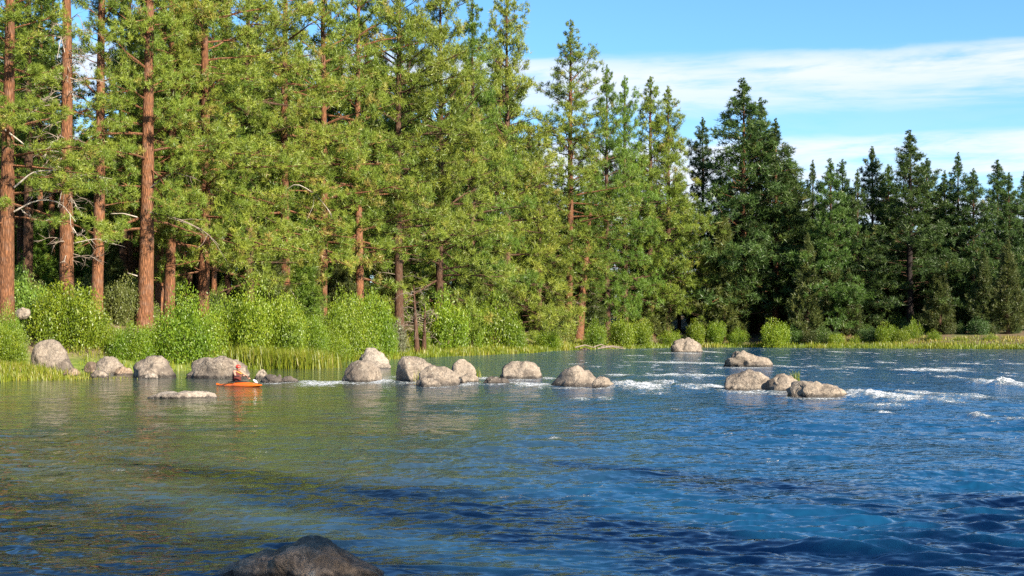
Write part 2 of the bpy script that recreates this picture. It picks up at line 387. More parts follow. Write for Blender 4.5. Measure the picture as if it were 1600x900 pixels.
#         px   py   half w  half h(px)  lift(m) density
FOAM = [(505, 600, 42, 5, .05, .95), (470, 597, 18, 3, .03, .7), (598, 598, 24, 4, .06, .95), (610, 590, 18, 4, .03, .6), (775, 600, 30, 3.5, .05, .95), (835, 602, 36, 3.5, .06, .95), (728, 600, 16, 3, .03, .8), (640, 600, 30, 3, .02, .6),
        (1000, 607, 40, 9, .22, 1.0), (1040, 604, 24, 5, .20, .85), (1085, 608, 40, 4, .10, .75), (962, 604, 14, 3, .05, .8), (905, 625, 16, 3, .08, .8), (945, 624, 15, 3, .08, .8), (1020, 617, 40, 3, .02, .55),
        (1110, 606, 26, 5, .10, .95), (1170, 615, 46, 3, .05, .75), (1215, 618, 16, 3, .05, .8), (1345, 618, 34, 7, .12, .95), (1395, 624, 44, 7, .18, 1.0), (1440, 620, 30, 6, .18, .9), (1480, 631, 40, 4, .12, .7), (1515, 622, 40, 5, .15, .75), (1375, 634, 60, 3, .05, .65),
        (1385, 646, 12, 3, .08, .9), (1530, 653, 18, 4, .12, .75), (1595, 658, 20, 3, .1, .7), (1570, 603, 40, 5, .20, 1.0), (1540, 602, 20, 3, .12, .9), (1600, 607, 26, 4, .12, .9), (1478, 590, 18, 2, .08, .85), (1500, 592, 22, 2, .05, .7),
        (1050, 567, 40, 1.6, .06, .95), (1010, 566, 30, 1.2, .05, .8), (1100, 568, 40, 1.5, .06, .9), (1040, 588, 42, 1.8, .1, .95), (1100, 588, 40, 2.0, .1, .95), (965, 587, 26, 1.8, .07, .9), (900, 569, 18, 1.4, .04, .7), (930, 573, 14, 1.4, .04, .7), (1000, 556, 10, 1.2, .04, .85), (985, 556, 18, 1, .03, .7), (1040, 552, 14, 1, .03, .8),
        (1420, 580, 22, 2, .1, .95), (1470, 580, 46, 3.2, .14, .95), (1490, 577, 30, 2, .1, .8), (1340, 575, 26, 1.8, .06, .85), (1300, 577, 30, 1.6, .06, .7), (1310, 550, 16, 1.1, .05, .9), (1350, 551, 14, 1.0, .05, .9), (1447, 552.5, 8, 1.0, .05, .9), (1385, 567, 18, 1.2, .05, .85), (1240, 574, 22, 1.6, .05, .75), (1270, 572, 14, 1.4, .05, .75), (1175, 586, 20, 1.4, .05, .5),
        (1505, 569, 14, 1.4, .07, .9), (1535, 570, 10, 1.2, .06, .9), (1575, 584, 8, 2.0, .1, .95), (1560, 562, 10, 1.2, .06, .85), (1590, 569, 18, 1.4, .06, .85), (1480, 558, 12, 1, .04, .7), (1230, 586, 14, 1.2, .04, .5),
        (866, 684, 14, 2.5, .05, .8), (1142, 681, 8, 2.5, .05, .85), (220, 876, 20, 3.5, .02, .7), (275, 842, 10, 4, .02, .65), (275, 858, 8, 3, .02, .65), (365, 869, 16, 3.5, .01, .55), (615, 884, 14, 4, .01, .55), (545, 867, 10, 3, .01, .4),
        (740, 757, 22, 3, .01, .5), (830, 756, 14, 2.5, .01, .6), (805, 775, 40, 4, .01, .42), (943, 762, 8, 3, .01, .6), (900, 775, 60, 4, .01, .38), (75, 752, 12, 2, .0, .6), (385, 760, 26, 2.5, .0, .5), (100, 734, 24, 5, 0, .34), (230, 735, 60, 4, 0, .36), (115, 720, 9, 3, 0, .5), (1200, 720, 14, 2.5, .02, .5), (1140, 714, 8, 2, .02, .55), (990, 728, 30, 2.5, .01, .4), (1450, 710, 26, 4, .01, .4), (1060, 640, 14, 2, .02, .5), (1590, 688, 14, 2, .02, .6), (720, 640, 20, 3, .01, .45), (405, 706, 20, 3, .0, .42), (690, 715, 10, 3, 0, .45)]
for (x0_, x1_, yb_) in ((534, 596, 599), (618, 677, 598), (652, 719, 604), (705, 746, 593), (783, 847, 593), (851, 944, 606), (924, 963, 608), (1050, 1099, 551), (1126, 1208, 574), (1132, 1212, 613), (1186, 1250, 614), (1236, 1317, 623), (404, 468, 599), (752, 797, 601)):
    FOAM += [((x0_ + x1_) / 2, yb_ + .8, (x1_ - x0_) * .55, 1.9, .03, .74), (x1_ + 9, yb_ - 1, 15, 2.6, .06, .85), (x0_ - 5, yb_ + .5, 10, 1.8, .04, .72)]
pyv = HOR + CAM_H * F_PX / np.maximum(wp[:, 1], 5)
for (fx, fy, hw, hh, lift, den) in FOAM:
    Yc = YW(fy); xc = X(fx, Yc)
    sx_ = hw / F_PX * Yc; sy_ = Yc - YW(fy + hh)
    e = ((wp[:, 0] - xc) / sx_) ** 2 + ((wp[:, 1] - Yc) / sy_) ** 2
    m_ = (e < 5.5) & (wp[:, 1] > 8)
    g = np.exp(-e[m_] * 0.9)
    foam[m_] = np.maximum(foam[m_], den * np.clip(g * 1.25, 0, 1))
    cr = fbm(np.c_[wp[m_] * 1.7, np.zeros(m_.sum())], 3, 44)
    h[m_] += lift * g * (0.9 + 0.5 * cr)
# standing waves along the rapids on the right
for (fx, fy, hw, lift) in ((1090, 703, 70, .07), (890, 706, 46, .08), (1210, 690, 60, .06), (1530, 640, 70, .10), (1450, 664, 70, .08), (1250, 664, 90, .08), (1560, 773, 40, .06), (1390, 752, 50, .05), (1000, 690, 60, .05), (770, 705, 40, .04), (1180, 640, 120, .06), (1360, 610, 90, .1), (1480, 607, 60, .1)):
    Yc = YW(fy); xc = X(fx, Yc); sx_ = hw / F_PX * Yc; sy_ = 0.5 + 0.012 * Yc
    yy = wp[:, 1] - Yc + 0.15 * (wp[:, 0] - xc) + 0.25 * fbm(np.c_[wp * 0.8, np.zeros(len(wp))], 2, 51)
    h += .55 * lift * np.exp(-((wp[:, 0] - xc) / sx_) ** 2 - (yy / sy_) ** 2)
wV = np.c_[wp, h]
nc = len(tcol); nr = len(rows)
ii = (np.arange(nr - 1)[:, None] * nc + np.arange(nc - 1)[None]).ravel()
wQ = np.stack([ii, ii + 1, ii + nc + 1, ii + nc], 1)
m, t, out = material('river_water')
geo = t.new('ShaderNodeNewGeometry').outputs['Position']
rp = attr(t, 'rapids')
r1 = t.noise(t.mapping(geo, (1.0, 1.0, 0.3)), 2.4, 2, 0.5, 0.5)
r2 = t.noise(t.mapping(geo, (0.6, 1.1, 0.3), (5, 2, 0)), 6.0, 1, 0.5, 0.4)
r0 = t.noise(t.mapping(geo, (0.45, 0.32, 0.1), (9, 4, 0)), 1.0, 4, 0.6, 0.6)
hgt = t.math('ADD', t.math('ADD', t.math('MULTIPLY', r1, 0.30), t.math('MULTIPLY', r2, 0.115)), t.math('MULTIPLY', r0, 0.9))
hgt = t.math('MULTIPLY', hgt, t.math('ADD', 0.52, t.math('MULTIPLY', rp, 0.50)))
fo = attr(t, 'foam')
fn = t.noise(t.mapping(geo, (1.0, 0.6, 1.0), (1, 7, 0)), 4.5, 7, 0.8, 1.4)
fn2 = t.noise(t.mapping(geo, (1.7, 1.0, 1.0), (21, 7, 0)), 0.9, 6, 0.72, 0.8)
foamm = t.smooth(t.math('ADD', fo, t.math('MULTIPLY', t.math('SUBTRACT', fn, 0.5), 4.2)), 0.66, 0.98)
foamm = t.math('MULTIPLY', foamm, t.smooth(fo, 0.06, 0.2))
fleck = t.math('MULTIPLY', t.smooth(t.math('ADD', fn2, t.math('MULTIPLY', t.math('SUBTRACT', rp, 0.8), 0.10)), 0.665, 0.72), 0.85)
sepy = t.new('ShaderNodeSeparateXYZ'); t.l.new(geo, sepy.inputs[0])
fleck = t.math('MULTIPLY', fleck, t.smooth(sepy.outputs[1], 20.0, 34.0))
fl2 = t.noise(t.mapping(geo, (0.85, 0.30, 1.0), (4, 9, 0)), 1.0, 5, 0.75, 0.5)
fleck2 = t.math('MULTIPLY', t.smooth(t.math('ADD', fl2, t.math('MULTIPLY', t.math('SUBTRACT', rp, 0.95), 0.14)), 0.63, 0.69), t.math('MULTIPLY', t.smooth(sepy.outputs[1], 45.0, 70.0), 0.8))
foamm = t.math('MAXIMUM', foamm, t.math('MAXIMUM', fleck, fleck2))
aer = t.math('MULTIPLY', t.smooth(fo, 0.3, 0.95), 0.5)
bed = t.noise(t.mapping(geo, (0.10, 0.22, 0.0), (3, 3, 0)), 1.0, 4, 0.6)
wc = t.mix(t.smooth(bed, 0.35, 0.65), (0.027, 0.048, 0.048), (0.050, 0.054, 0.027))
wc = t.mix(t.smooth(attr(t, 'deep'), 0.0, 1.0), wc, (0.004, 0.041, 0.098))
wc = t.mix(aer, wc, (0.17, 0.22, 0.19))
wc = t.mix(foamm, wc, (0.612, 0.639, 0.657))
rough = t.math('ADD', t.math('ADD', 0.05, t.math('MULTIPLY', rp, 0.06)), t.math('MULTIPLY', foamm, 0.6))
b = t.new('ShaderNodeBump'); b.inputs['Strength'].default_value = 1.0; b.inputs['Distance'].default_value = 0.22
t.set(b.inputs['Height'], t.math('ADD', hgt, t.math('MULTIPLY', t.math('MULTIPLY', foamm, fn), 0.6)))
p = t.new('ShaderNodeBsdfPrincipled'); t.set(p.inputs['Base Color'], wc); t.set(p.inputs['Roughness'], rough)
p.inputs['IOR'].default_value = 1.333; t.l.new(b.outputs[0], p.inputs['Normal']); t.l.new(p.outputs[0], out.inputs[0])
deep = sstep(wp[:, 0] + 0.16 * wp[:, 1] + 5 * sstep(wp[:, 1], 26, 14), -4, 13)
wme = mesh_np('river', wV, None, wQ, [m], smooth=True, attrs={'rapids': rap, 'foam': foam, 'deep': deep})
tag(link('river', wme), kind='structure')

# ------------------------------------------------------------------ boulders
bm = bmesh.new(); bmesh.ops.create_icosphere(bm, subdivisions=5, radius=1.0)
ICO5 = (np.array([v.co[:] for v in bm.verts]), np.array([[v.index for v in f.verts] for f in bm.faces])); bm.free()
bm = bmesh.new(); bmesh.ops.create_icosphere(bm, subdivisions=4, radius=1.0)
ICO4 = (np.array([v.co[:] for v in bm.verts]), np.array([[v.index for v in f.verts] for f in bm.faces])); bm.free()

def boulder(x0, x1, ytop, ybase, prof, label, mat=ROCK, depth=0.8, seed=1, cuts=(), hi=False, rough=1.0, group='boulders in the river', name='boulder', wl=None, base_z=0.0, box=0.75):
    """prof: outline seen from the water, (-1..1 across, 0..1 up); cuts: planes that give it its facets (nx,ny,nz,offset in half widths)"""
    yb = ybase if wl is None else wl
    Yc0 = YW(yb)
    s = Yc0 / F_PX
    Wd = (x1 - x0) * s; H = (ybase - ytop) * s
    D = Wd * depth
    Yc = Yc0 + D * 0.40
    k = Yc / Yc0
    Wd *= k; D *= k
    H = max(.08, Z(ytop, Yc) - base_z)
    xc = X((x0 + x1) / 2, Yc)
    V, T = ICO5 if hi else ICO4
    V = V.copy()
    pts = np.array(prof, float); px_, pz_ = pts[:, 0] * Wd / 2, pts[:, 1] * H
    th = np.arctan2(pz_, px_); r = np.hypot(px_, pz_); o = np.argsort(th); th, r = th[o], r[o]
    rho = np.hypot(V[:, 0], V[:, 2]); ang = np.arctan2(V[:, 2], V[:, 0])
    up = ang >= -0.02
    rr = np.interp(np.where(up, np.clip(ang, 0, math.pi), 0), th, r)
    und = 1 / np.sqrt((np.cos(ang) / (Wd / 2)) ** 2 + (np.sin(ang) / (0.35 * H + 0.35)) ** 2)
    rr = np.where(up, rr, und)
    rp_ = rho ** box
    P = np.c_[np.cos(ang) * rr * rp_, np.sign(V[:, 1]) * np.abs(V[:, 1]) ** 0.85 * D / 2, np.sin(ang) * rr * rp_]
    rg = np.random.default_rng(seed)
    auto = []
    for q_ in range(8):
        a_ = rg.uniform(-2.25, -.9); e_ = rg.uniform(.0, .75)
        auto.append((math.cos(a_) * math.cos(e_), math.sin(a_) * math.cos(e_), math.sin(e_), None, rg.uniform(.70, .90)))
    for cpl in list(cuts) + auto:
        nvec = np.array(cpl[:3], float); nvec /= np.linalg.norm(nvec)
        dd = P @ nvec
        dd = dd - (cpl[3] * Wd / 2 if cpl[3] is not None else cpl[4] * dd.max())
        over = dd > 0
        P[over] -= nvec * (dd[over, None] * 0.96)
    sz = min(Wd, 3.0)
    q = P / sz + seed * 3.7
    nrm = unit(P + 1e-6)
    disp = fbm(q * 2.3, 4, seed) * 0.06 - np.exp(-(fbm(q * 2.1, 3, seed + 9) / 0.09) ** 2) * 0.05 + (0.4 - np.abs(fbm(q * 4.6, 3, seed + 14))) * 0.055 + fbm(q * 13, 2, seed + 4) * 0.016
    P = P + nrm * (disp * sz * rough)[:, None]
    me = mesh_np(name, P, T, None, [mat], smooth=True)
    ob = link(name, me, loc=(xc, Yc, base_z))
    tag(ob, label, 'boulder' if (x1 - x0) > 26 else 'rock', group)
    return ob
round_ = [(-1, 0), (-.97, .35), (-.8, .72), (-.5, .94), (-.1, 1.0), (.35, .93), (.7, .68), (.92, .32), (1, 0)]
flat_ = [(-1, 0), (-.85, .35), (-.6, .85), (-.2, 1), (.3, .85), (.8, .7), (.97, .4), (1, 0)]
block_ = [(-1, 0), (-.99, .4), (-.9, .78), (-.65, .97), (-.1, 1), (.5, .95), (.85, .75), (.98, .4), (1, 0)]
peak_ = [(-1, 0), (-.75, .35), (-.5, .72), (-.15, .93), (.2, 1), (.45, .8), (.75, .45), (.93, .18), (1, 0)]
B = boulder
B(50, 120, 530, 586, [(-1, 0), (-.98, .6), (-.88, .86), (-.55, 1), (-.1, .96), (.3, .75), (.6, .45), (.85, .2), (1, 0)], 'big rounded grey boulder at the left bank beneath the tallest bush', seed=2, cuts=[(-.6, -.8, .1, .66)], depth=.9)
B(54, 82, 568, 583, round_, 'small pale stone in the grass in front of the big leftmost boulder', ROCK_PALE, seed=3)
B(84, 106, 571, 586, peak_, 'dark jagged wet stone at the foot of the big leftmost boulder', ROCK_DARK, seed=4, rough=1.5)
B(100, 127, 575, 588, round_, 'low half wet stone right of the jagged dark stone on the left bank', ROCK_SHADE, seed=5)
B(150, 202, 555, 586, [(-1, 0), (-.9, .5), (-.6, .93), (-.2, 1), (.2, .82), (.6, .5), (.9, .25), (1, 0)], 'pale sloping boulder between the leftmost boulder and the dome shaped one', seed=6, cuts=[(.3, -.8, .5, .62)])
B(131, 156, 565, 583, round_, 'dark shaded stone leaning on the left of the pale sloping boulder', ROCK_SHADE, seed=7)
B(139, 169, 578, 592, [(-1, 0), (-.7, .6), (-.1, 1), (.5, .9), (.9, .5), (1, 0)], 'small mossy stone at the waterline before the pale sloping boulder', ROCK, seed=8)
B(178, 206, 573, 586, flat_, 'dark low stone at the right foot of the pale sloping boulder', ROCK_SHADE, seed=9)
B(205, 273, 553, 591, [(-1, 0), (-.97, .4), (-.75, .72), (-.45, .95), (-.05, 1), (.35, .88), (.65, .62), (.9, .3), (1, 0)], 'dome shaped boulder with a dark cleft left side near the bank', seed=10, cuts=[(-.8, -.6, .2, .66)])
B(227, 248, 583, 592, round_, 'little pale stone touching the front of the dome shaped boulder', ROCK_PALE, seed=11)
B(286, 392, 556, 592, [(-1, 0), (-.97, .35), (-.85, .7), (-.6, .93), (-.1, 1), (.4, .96), (.75, .8), (.95, .5), (1, 0)], 'long smooth loaf shaped boulder just behind the kayaker', seed=12, depth=.6, cuts=[(-.5, -.8, .1, .5)])
B(231, 335, 609, 623, flat_, 'flat pale slab of rock barely above the water in front of the boulders', ROCK_PALE, seed=13, depth=.55, cuts=[(0, -.2, 1, .19)])
B(397, 421, 577, 592, peak_, 'small pointed stone right of the kayak bow', ROCK, seed=14)
B(404, 468, 585, 599, [(-1, 0), (-.8, .6), (-.3, .95), (.2, .85), (.7, .7), (1, 0)], 'long dark wet ledge low in the water behind the kayak bow', ROCK_DARK, seed=15, depth=.5, rough=1.4)
B(557, 609, 546, 576, [(-1, 0), (-.9, .5), (-.6, .85), (0, 1), (.45, .9), (.8, .5), (1, .1), (1, 0)], 'pale cracked boulder behind and above the rounded one in midstream', ROCK_PALE, seed=16, cuts=[(-.7, -.6, .2, .62)], rough=1.4)
B(534, 596, 567, 599, [(-1, 0), (-.95, .4), (-.7, .75), (-.35, .95), (.1, 1), (.6, .9), (.9, .65), (1, .3), (1, 0)], 'rounded boulder with a carved front standing before the pale cracked one', seed=17, cuts=[(-.3, -.9, .2, .55)])
B(618, 677, 556, 598, [(-1, 0), (-1, .5), (-.9, .8), (-.5, 1), (0, .97), (.5, .85), (.9, .6), (1, .3), (1, 0)], 'boulder with a shaded front left face behind two others in the midstream cluster', seed=18, cuts=[(-.75, -.6, .05, .5)], depth=1.0)
B(652, 719, 568, 604, [(-1, 0), (-.95, .5), (-.7, .88), (-.3, 1), (.2, .92), (.65, .7), (.93, .4), (1, 0)], 'broad sunlit boulder in front of the midstream cluster', seed=19, depth=.8)
B(648, 691, 589, 606, [(-1, 0), (-.85, .6), (-.5, 1), (-.1, .95), (.4, .7), (.85, .4), (1, 0)], 'small wedge shaped rock at the front foot of the broad sunlit boulder', seed=20, cuts=[(-.7, -.7, .2, .45)])
B(705, 746, 562, 593, round_, 'upright rounded boulder with a grass tuft at its right shoulder', seed=21, depth=.9)
B(719, 748, 583, 601, round_, 'small boulder at the foot of the upright one with the grass tuft', seed=22)
B(752, 797, 588, 602, flat_, 'dark wet rock washed by foam between two midstream boulders', ROCK_DARK, seed=23)
B(783, 847, 566, 593, [(-1, 0), (-1, .4), (-.9, .8), (-.7, .97), (0, 1), (.7, .95), (.95, .75), (1, .35), (1, 0)], 'flat topped oblong boulder standing behind the wet rock in midstream', seed=24, depth=.7)
B(851, 944, 571, 606, [(-1, 0), (-.9, .12), (-.6, .55), (-.4, .82), (-.1, .95), (.2, 1), (.4, .85), (.7, .5), (.95, .2), (1, 0)], 'angular peaked boulder with a flat sloping left facet', seed=25, cuts=[(-.78, -.6, .4, .27), (.35, -.85, .45, .33)], depth=.9, rough=.6)
B(924, 963, 590, 608, round_, 'small rounded rock against the right side of the angular peaked boulder', seed=26)
B(1050, 1099, 529, 551, [(-1, 0), (-1, .5), (-.8, .9), (-.3, 1), (.3, .97), (.75, .7), (1, .3), (1, 0)], 'farthest boulder standing out by the far grassy shore', seed=27, cuts=[(.2, -.9, .3, .6)], rough=1.4)
B(1126, 1208, 551, 574, [(-1, .1), (-.95, .3), (-.6, .75), (-.3, 1), (.1, .9), (.5, .7), (.85, .4), (1, .15), (1, 0)], 'craggy long boulder alone behind the right hand cluster', seed=28, rough=1.7, cuts=[(-.6, -.8, .1, .6)], depth=.6)
B(1132, 1212, 580, 613, [(-1, 0), (-.97, .5), (-.85, .85), (-.5, 1), (.1, .97), (.5, .85), (.85, .6), (1, .3), (1, 0)], 'left block of the right hand cluster with a grey front', seed=29, depth=.8, cuts=[(-.1, -1, .1, .42)], rough=.8)
B(1186, 1250, 583, 614, [(-1, 0), (-.8, .35), (-.4, .8), (-.05, 1), (.4, .95), (.75, .7), (.95, .35), (1, 0)], 'middle boulder of the right hand cluster with a shadowed left flank', seed=30, cuts=[(-.8, -.55, .1, .45)])
B(1236, 1317, 597, 623, [(-1, 0), (-.95, .5), (-.75, .85), (-.3, .95), (.1, 1), (.5, .75), (.9, .4), (1, .1), (1, 0)], 'pale pitted boulder at the right end of the right hand cluster', seed=31, rough=1.5, cuts=[(.1, -1, .25, .5)])
B(318, 592, 847, 916, [(-1, 0), (-.75, .22), (-.5, .45), (-.25, .62), (-.05, .9), (.12, 1), (.3, .95), (.5, .72), (.75, .42), (.92, .2), (1, 0)], 'dark shaded rock in the water closest to the viewer', ROCK_SHADE, seed=32, hi=True, depth=.8, rough=1.0, group=None, cuts=[(-.3, -.8, .5, .45)])
B(25, 47, 482, 490, flat_, 'pale stone on the high bank between the trunks at the far left', ROCK, seed=33, group='stones on the bank', wl=582, base_z=3.35)
B(905, 922, 545, 550, flat_, 'low stone at the end of the driftwood on the shore', ROCK_SHADE, seed=34, wl=547, group='stones on the bank')

# ------------------------------------------------------------------ trees
def tufts(rg, C, D, s, w, nb, tint, spread=1.0):
    """needle sprays: nb narrow blades radiating from each centre"""
    n = len(C)
    d = unit(rg.normal(size=(n, nb, 3)) * spread + D[:, None, :] * 0.75)
    L = s * rg.uniform(0.75, 1.3, (n, nb, 1))
    side = unit(np.cross(d, rg.normal(size=(n, nb, 3)))) * w * rg.uniform(0.7, 1.3, (n, nb, 1))
    c = C[:, None, :] + d * (0.06 * s)
    V = np.stack([c - side * 0.5, c + d * L * 0.55 + side * 0.0 + side * 0.5, c + d * L], 2)
    V = np.stack([c - side * 0.45, c + side * 0.45, c + d * L], 2).reshape(-1, 3)
    T = np.arange(n * nb * 3).reshape(-1, 3)
    A = np.repeat(tint, nb * 3)
    return V, T, A

CROWN_H = 25.0
def crown_mesh(seed, R, lod, nb, style='pine', brown=0.02, dense=1.0, gaps=0.0, blades=9, nt=9, H=CROWN_H, twigs=True):
    """limbs and needle sprays of one conifer, from the lowest bough (z = 0) to the tip (z = H); lod is the length of a spray in m"""
    rg = np.random.default_rng(seed)
    G = Geo(); CC, CD, CT, CS = [], [], [], []
    az = rg.random() * 6.28
    for u in (np.arange(nb) + rg.random(nb)) / nb:
        tt = u ** 0.95 * 0.985; z = tt * H
        az += 2.4 + rg.normal(0, 0.5)
        if style == 'juniper':
            L = R * ((1 - tt) ** 0.85 * min(1, 0.6 + 2.2 * tt) + 0.03) * rg.uniform(0.75, 1.1); pitch = 0.5 + 0.5 * tt + rg.normal(0, .12); droop = 0.0
        elif style == 'fir':
            L = R * ((1 - tt) ** 0.9 + 0.02) * rg.uniform(0.7, 1.1); pitch = -0.15 + 0.75 * tt ** 1.5 + rg.normal(0, .1); droop = 0.18 * (1 - tt)
        else:
            L = R * 1.08 * ((1 - tt) ** 0.80 * min(1, 0.78 + 1.1 * tt) + 0.025) * rg.uniform(0.62, 1.1) * (1 + .20 * math.sin(az * 1.0 + z * .5 + seed) + .14 * math.sin(z * 1.3 + az * 2 + seed * 2)); pitch = -0.08 + 1.0 * tt ** 1.1 + rg.normal(0, .2); droop = 0.24 * (1 - tt)
        if gaps and vnoise(np.array([[z * 0.30, az % 6.28 * 0.6, seed * 1.7]]), seed)[0] > 1 - gaps * 2: continue
        dh = np.array([math.cos(az), math.sin(az), 0]); p0 = np.array([0, 0, z])
        sarr = np.linspace(0, 1, 5)
        zz = L * (math.sin(pitch) * sarr - droop * sarr ** 2 + 0.6 * droop * sarr ** 3)
        pp = p0 + dh * (L * math.cos(pitch) * sarr)[:, None] + np.c_[np.zeros((5, 2)), zz]
        pp[1:, :2] += rg.normal(0, 0.03 * L, (4, 2))
        lr = max(0.012, min(0.08, 0.018 * L))
        V, Q = tube(pp, lr * (1 - 0.8 * sarr), 4); G.add(V, None, Q)
        s0 = 0.22 if style == 'pine' else 0.10
        ncl = max(2, int(round(L * 2.9 * dense * (0.30 / lod) ** 0.7)))
        sv = s0 + (1.03 - s0) * rg.random(ncl) ** .6
        lat = np.array([-dh[1], dh[0], 0])
        cen = np.stack([np.interp(sv, sarr, pp[:, k]) for k in range(3)], 1)
        cen = cen + lat * (rg.normal(0, 0.21, ncl) * L * (0.35 + 0.65 * sv))[:, None] + np.c_[np.zeros((ncl, 2)), rg.normal(0.10, 0.17, ncl) * (0.5 + 0.25 * L)]
        if twigs:
            for c_, s_ in zip(cen[::2], sv[::2]):
                b0 = np.array([np.interp(max(0, s_ - 0.25), sarr, pp[:, k]) for k in range(3)])
                V, Q = tube(np.array([b0, (b0 + c_) / 2 + [0, 0, -0.05], c_]), np.array([0.02, 0.015, 0.008]), 3); G.add(V, None, Q)
        CC.append(cen); CD.append(np.repeat((dh * 0.6 + np.array([0, 0, 0.5 + 0.4 * tt]))[None], ncl, 0))
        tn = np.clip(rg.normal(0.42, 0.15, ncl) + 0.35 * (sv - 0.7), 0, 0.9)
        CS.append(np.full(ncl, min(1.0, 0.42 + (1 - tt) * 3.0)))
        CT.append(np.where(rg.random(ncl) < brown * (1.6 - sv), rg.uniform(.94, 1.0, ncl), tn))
    zt = H * (1.012 - np.linspace(0.0, 0.12, 12))
    CC.append(np.c_[rg.normal(0, .03, (12, 2)), zt]); CD.append(np.tile([0, 0, 1.4], (12, 1))); CT.append(np.full(12, .45)); CS.append(np.linspace(.4, .7, 12))
    C = np.concatenate(CC); D = np.concatenate(CD); TN = np.concatenate(CT); SZ = np.repeat(np.concatenate(CS), nt)
    spread = np.array([1.0, 1.0, 0.75]) if style != 'juniper' else np.array([.6, .6, 1.0])
    Ct = (C[:, None] + rg.normal(size=(len(C), nt, 3)) * spread * (0.11 + 0.24 * lod) * np.concatenate(CS)[:, None, None]).reshape(-1, 3)
    Tt = np.clip(np.repeat(TN, nt) + rg.normal(0, .05, len(C) * nt), 0, 1)
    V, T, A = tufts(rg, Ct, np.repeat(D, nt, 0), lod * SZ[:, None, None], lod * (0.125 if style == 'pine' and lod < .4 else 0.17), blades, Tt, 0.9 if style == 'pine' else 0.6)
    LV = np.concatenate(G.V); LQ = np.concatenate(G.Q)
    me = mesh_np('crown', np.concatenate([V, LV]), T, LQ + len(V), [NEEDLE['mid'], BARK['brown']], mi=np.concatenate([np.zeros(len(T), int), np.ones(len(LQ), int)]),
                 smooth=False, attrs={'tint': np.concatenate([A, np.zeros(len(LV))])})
    return me, R, H

def trunk_mesh(seed, H, r0, bark, lean=0.0, sides=12):
    rg = np.random.default_rng(seed); n = 18; zt = np.linspace(0, 1, n); ph = rg.random() * 6.28
    path = np.c_[lean * zt * H + 0.003 * H * np.sin(zt * 7 + ph) * (1 - zt), 0.003 * H * np.cos(zt * 6 + ph) * (1 - zt), zt * H - 0.3]
    rad = r0 * (np.clip(1 - zt, 0, 1) ** 0.75) * 0.96 + 0.015
    rad[0] *= 1.22
    G = Geo(); V, Q = tube(path, rad, sides)
    V = V + fbm(V * np.array([5, 5, 1.2]), 2, seed)[:, None] * unit(V - np.repeat(path, sides, 0)) * r0 * 0.07
    G.add(V, None, Q)
    return G.mesh('trunk', BARK[bark])

CROWNS = {
    'near': [crown_mesh(800 + k, 5.4, .26, 118, blades=13, nt=11, dense=.74, brown=.02 if k != 2 else .12) for k in range(4)],
    'near_open': [crown_mesh(810 + k, 5.2, .26, 90, gaps=.14, blades=13, nt=11, dense=.78) for k in range(2)],
    'middle': [crown_mesh(820 + k, 7.4, .36, 124, blades=11, nt=10, dense=.68, gaps=.03, brown=.02) for k in range(4)],
    'rusty': [crown_mesh(830 + k, 6.2, .32, 100, blades=11, nt=10, dense=.72, brown=.17, gaps=.12) for k in range(2)],
    'middle_open': [crown_mesh(840, 8.0, .36, 104, blades=11, nt=10, dense=.66, gaps=.08)],
    'far': [crown_mesh(850 + k, 7.0, .46, 112, blades=8, nt=8, dense=1.0, style='fir' if k == 3 else 'pine', twigs=False) for k in range(5)],
    'juniper': [crown_mesh(860 + k, 2.8, .34, 120, 'juniper', blades=8, nt=6, dense=1.5, H=11.0, twigs=False) for k in range(3)],
    'deep': [crown_mesh(870 + k, 5.6, .52, 90, blades=7, nt=6, twigs=False) for k in range(3)],
}
BARK_SLOT = {}
def conifer(kind, k, x, y, H, cb, R, trunk, needle, label, group, name='pine_tree', lean=0.0, rz=None, bark='brown'):
    e = empty(name, (x, y, gz(x, y))); tag(e, label, 'tree', group)
    link('trunk', trunk, e)
    me, Rc, Hc = CROWNS[kind][k % len(CROWNS[kind])]
    zb = cb * H - 0.3; sz = (H - zb - 0.3) / Hc
    c = link('crown', me, e, (lean * (zb + .3), 0, zb), (0, math.atan(lean), (k * 1.37 if rz is None else rz)), (R / Rc, R / Rc, sz))
    if lean: c.rotation_mode = 'ZXY'; c.rotation_euler = (0, math.atan(lean), k * 1.37)
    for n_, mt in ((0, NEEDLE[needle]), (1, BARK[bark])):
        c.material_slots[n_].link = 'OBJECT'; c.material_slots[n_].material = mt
    return e

def dead_branch(e, pts, r=0.035, mat=None, sub=0, seed=0):
    """a bare branch of tree e; points relative to the tree's base; sub: number of side twigs"""
    rg = np.random.default_rng(seed); pts = np.array(pts, float)
    n = 9; s = np.linspace(0, 1, len(pts)); ss = np.linspace(0, 1, n)
    P = np.stack([np.interp(ss, s, pts[:, k]) for k in range(3)], 1)
    P[1:-1] = (P[:-2] + 2 * P[1:-1] + P[2:]) / 4
    G = Geo(); V, Q = tube(P, r * (1 - 0.75 * ss), 5); G.add(V, None, Q)
    Lb = np.linalg.norm(P[-1] - P[0])
    for k in range(sub):
        i = rg.integers(2, n - 1); d = unit((P[i] - P[i - 1]) / (np.linalg.norm(P[i] - P[i - 1]) + 1e-9) + rg.normal(0, .7, 3))
        L = Lb * rg.uniform(.2, .45)
        tw = np.array([P[i], P[i] + d * L * .5, P[i] + d * L + rg.normal(0, .12 * L, 3)])
        V, Q = tube(tw, np.array([r * .45, r * .3, r * .12]), 3); G.add(V, None, Q)
    return link('dead_branch', G.mesh('dead_branch', mat or DEADWOOD), e)

FRONT = 'pines along the front of the forest'
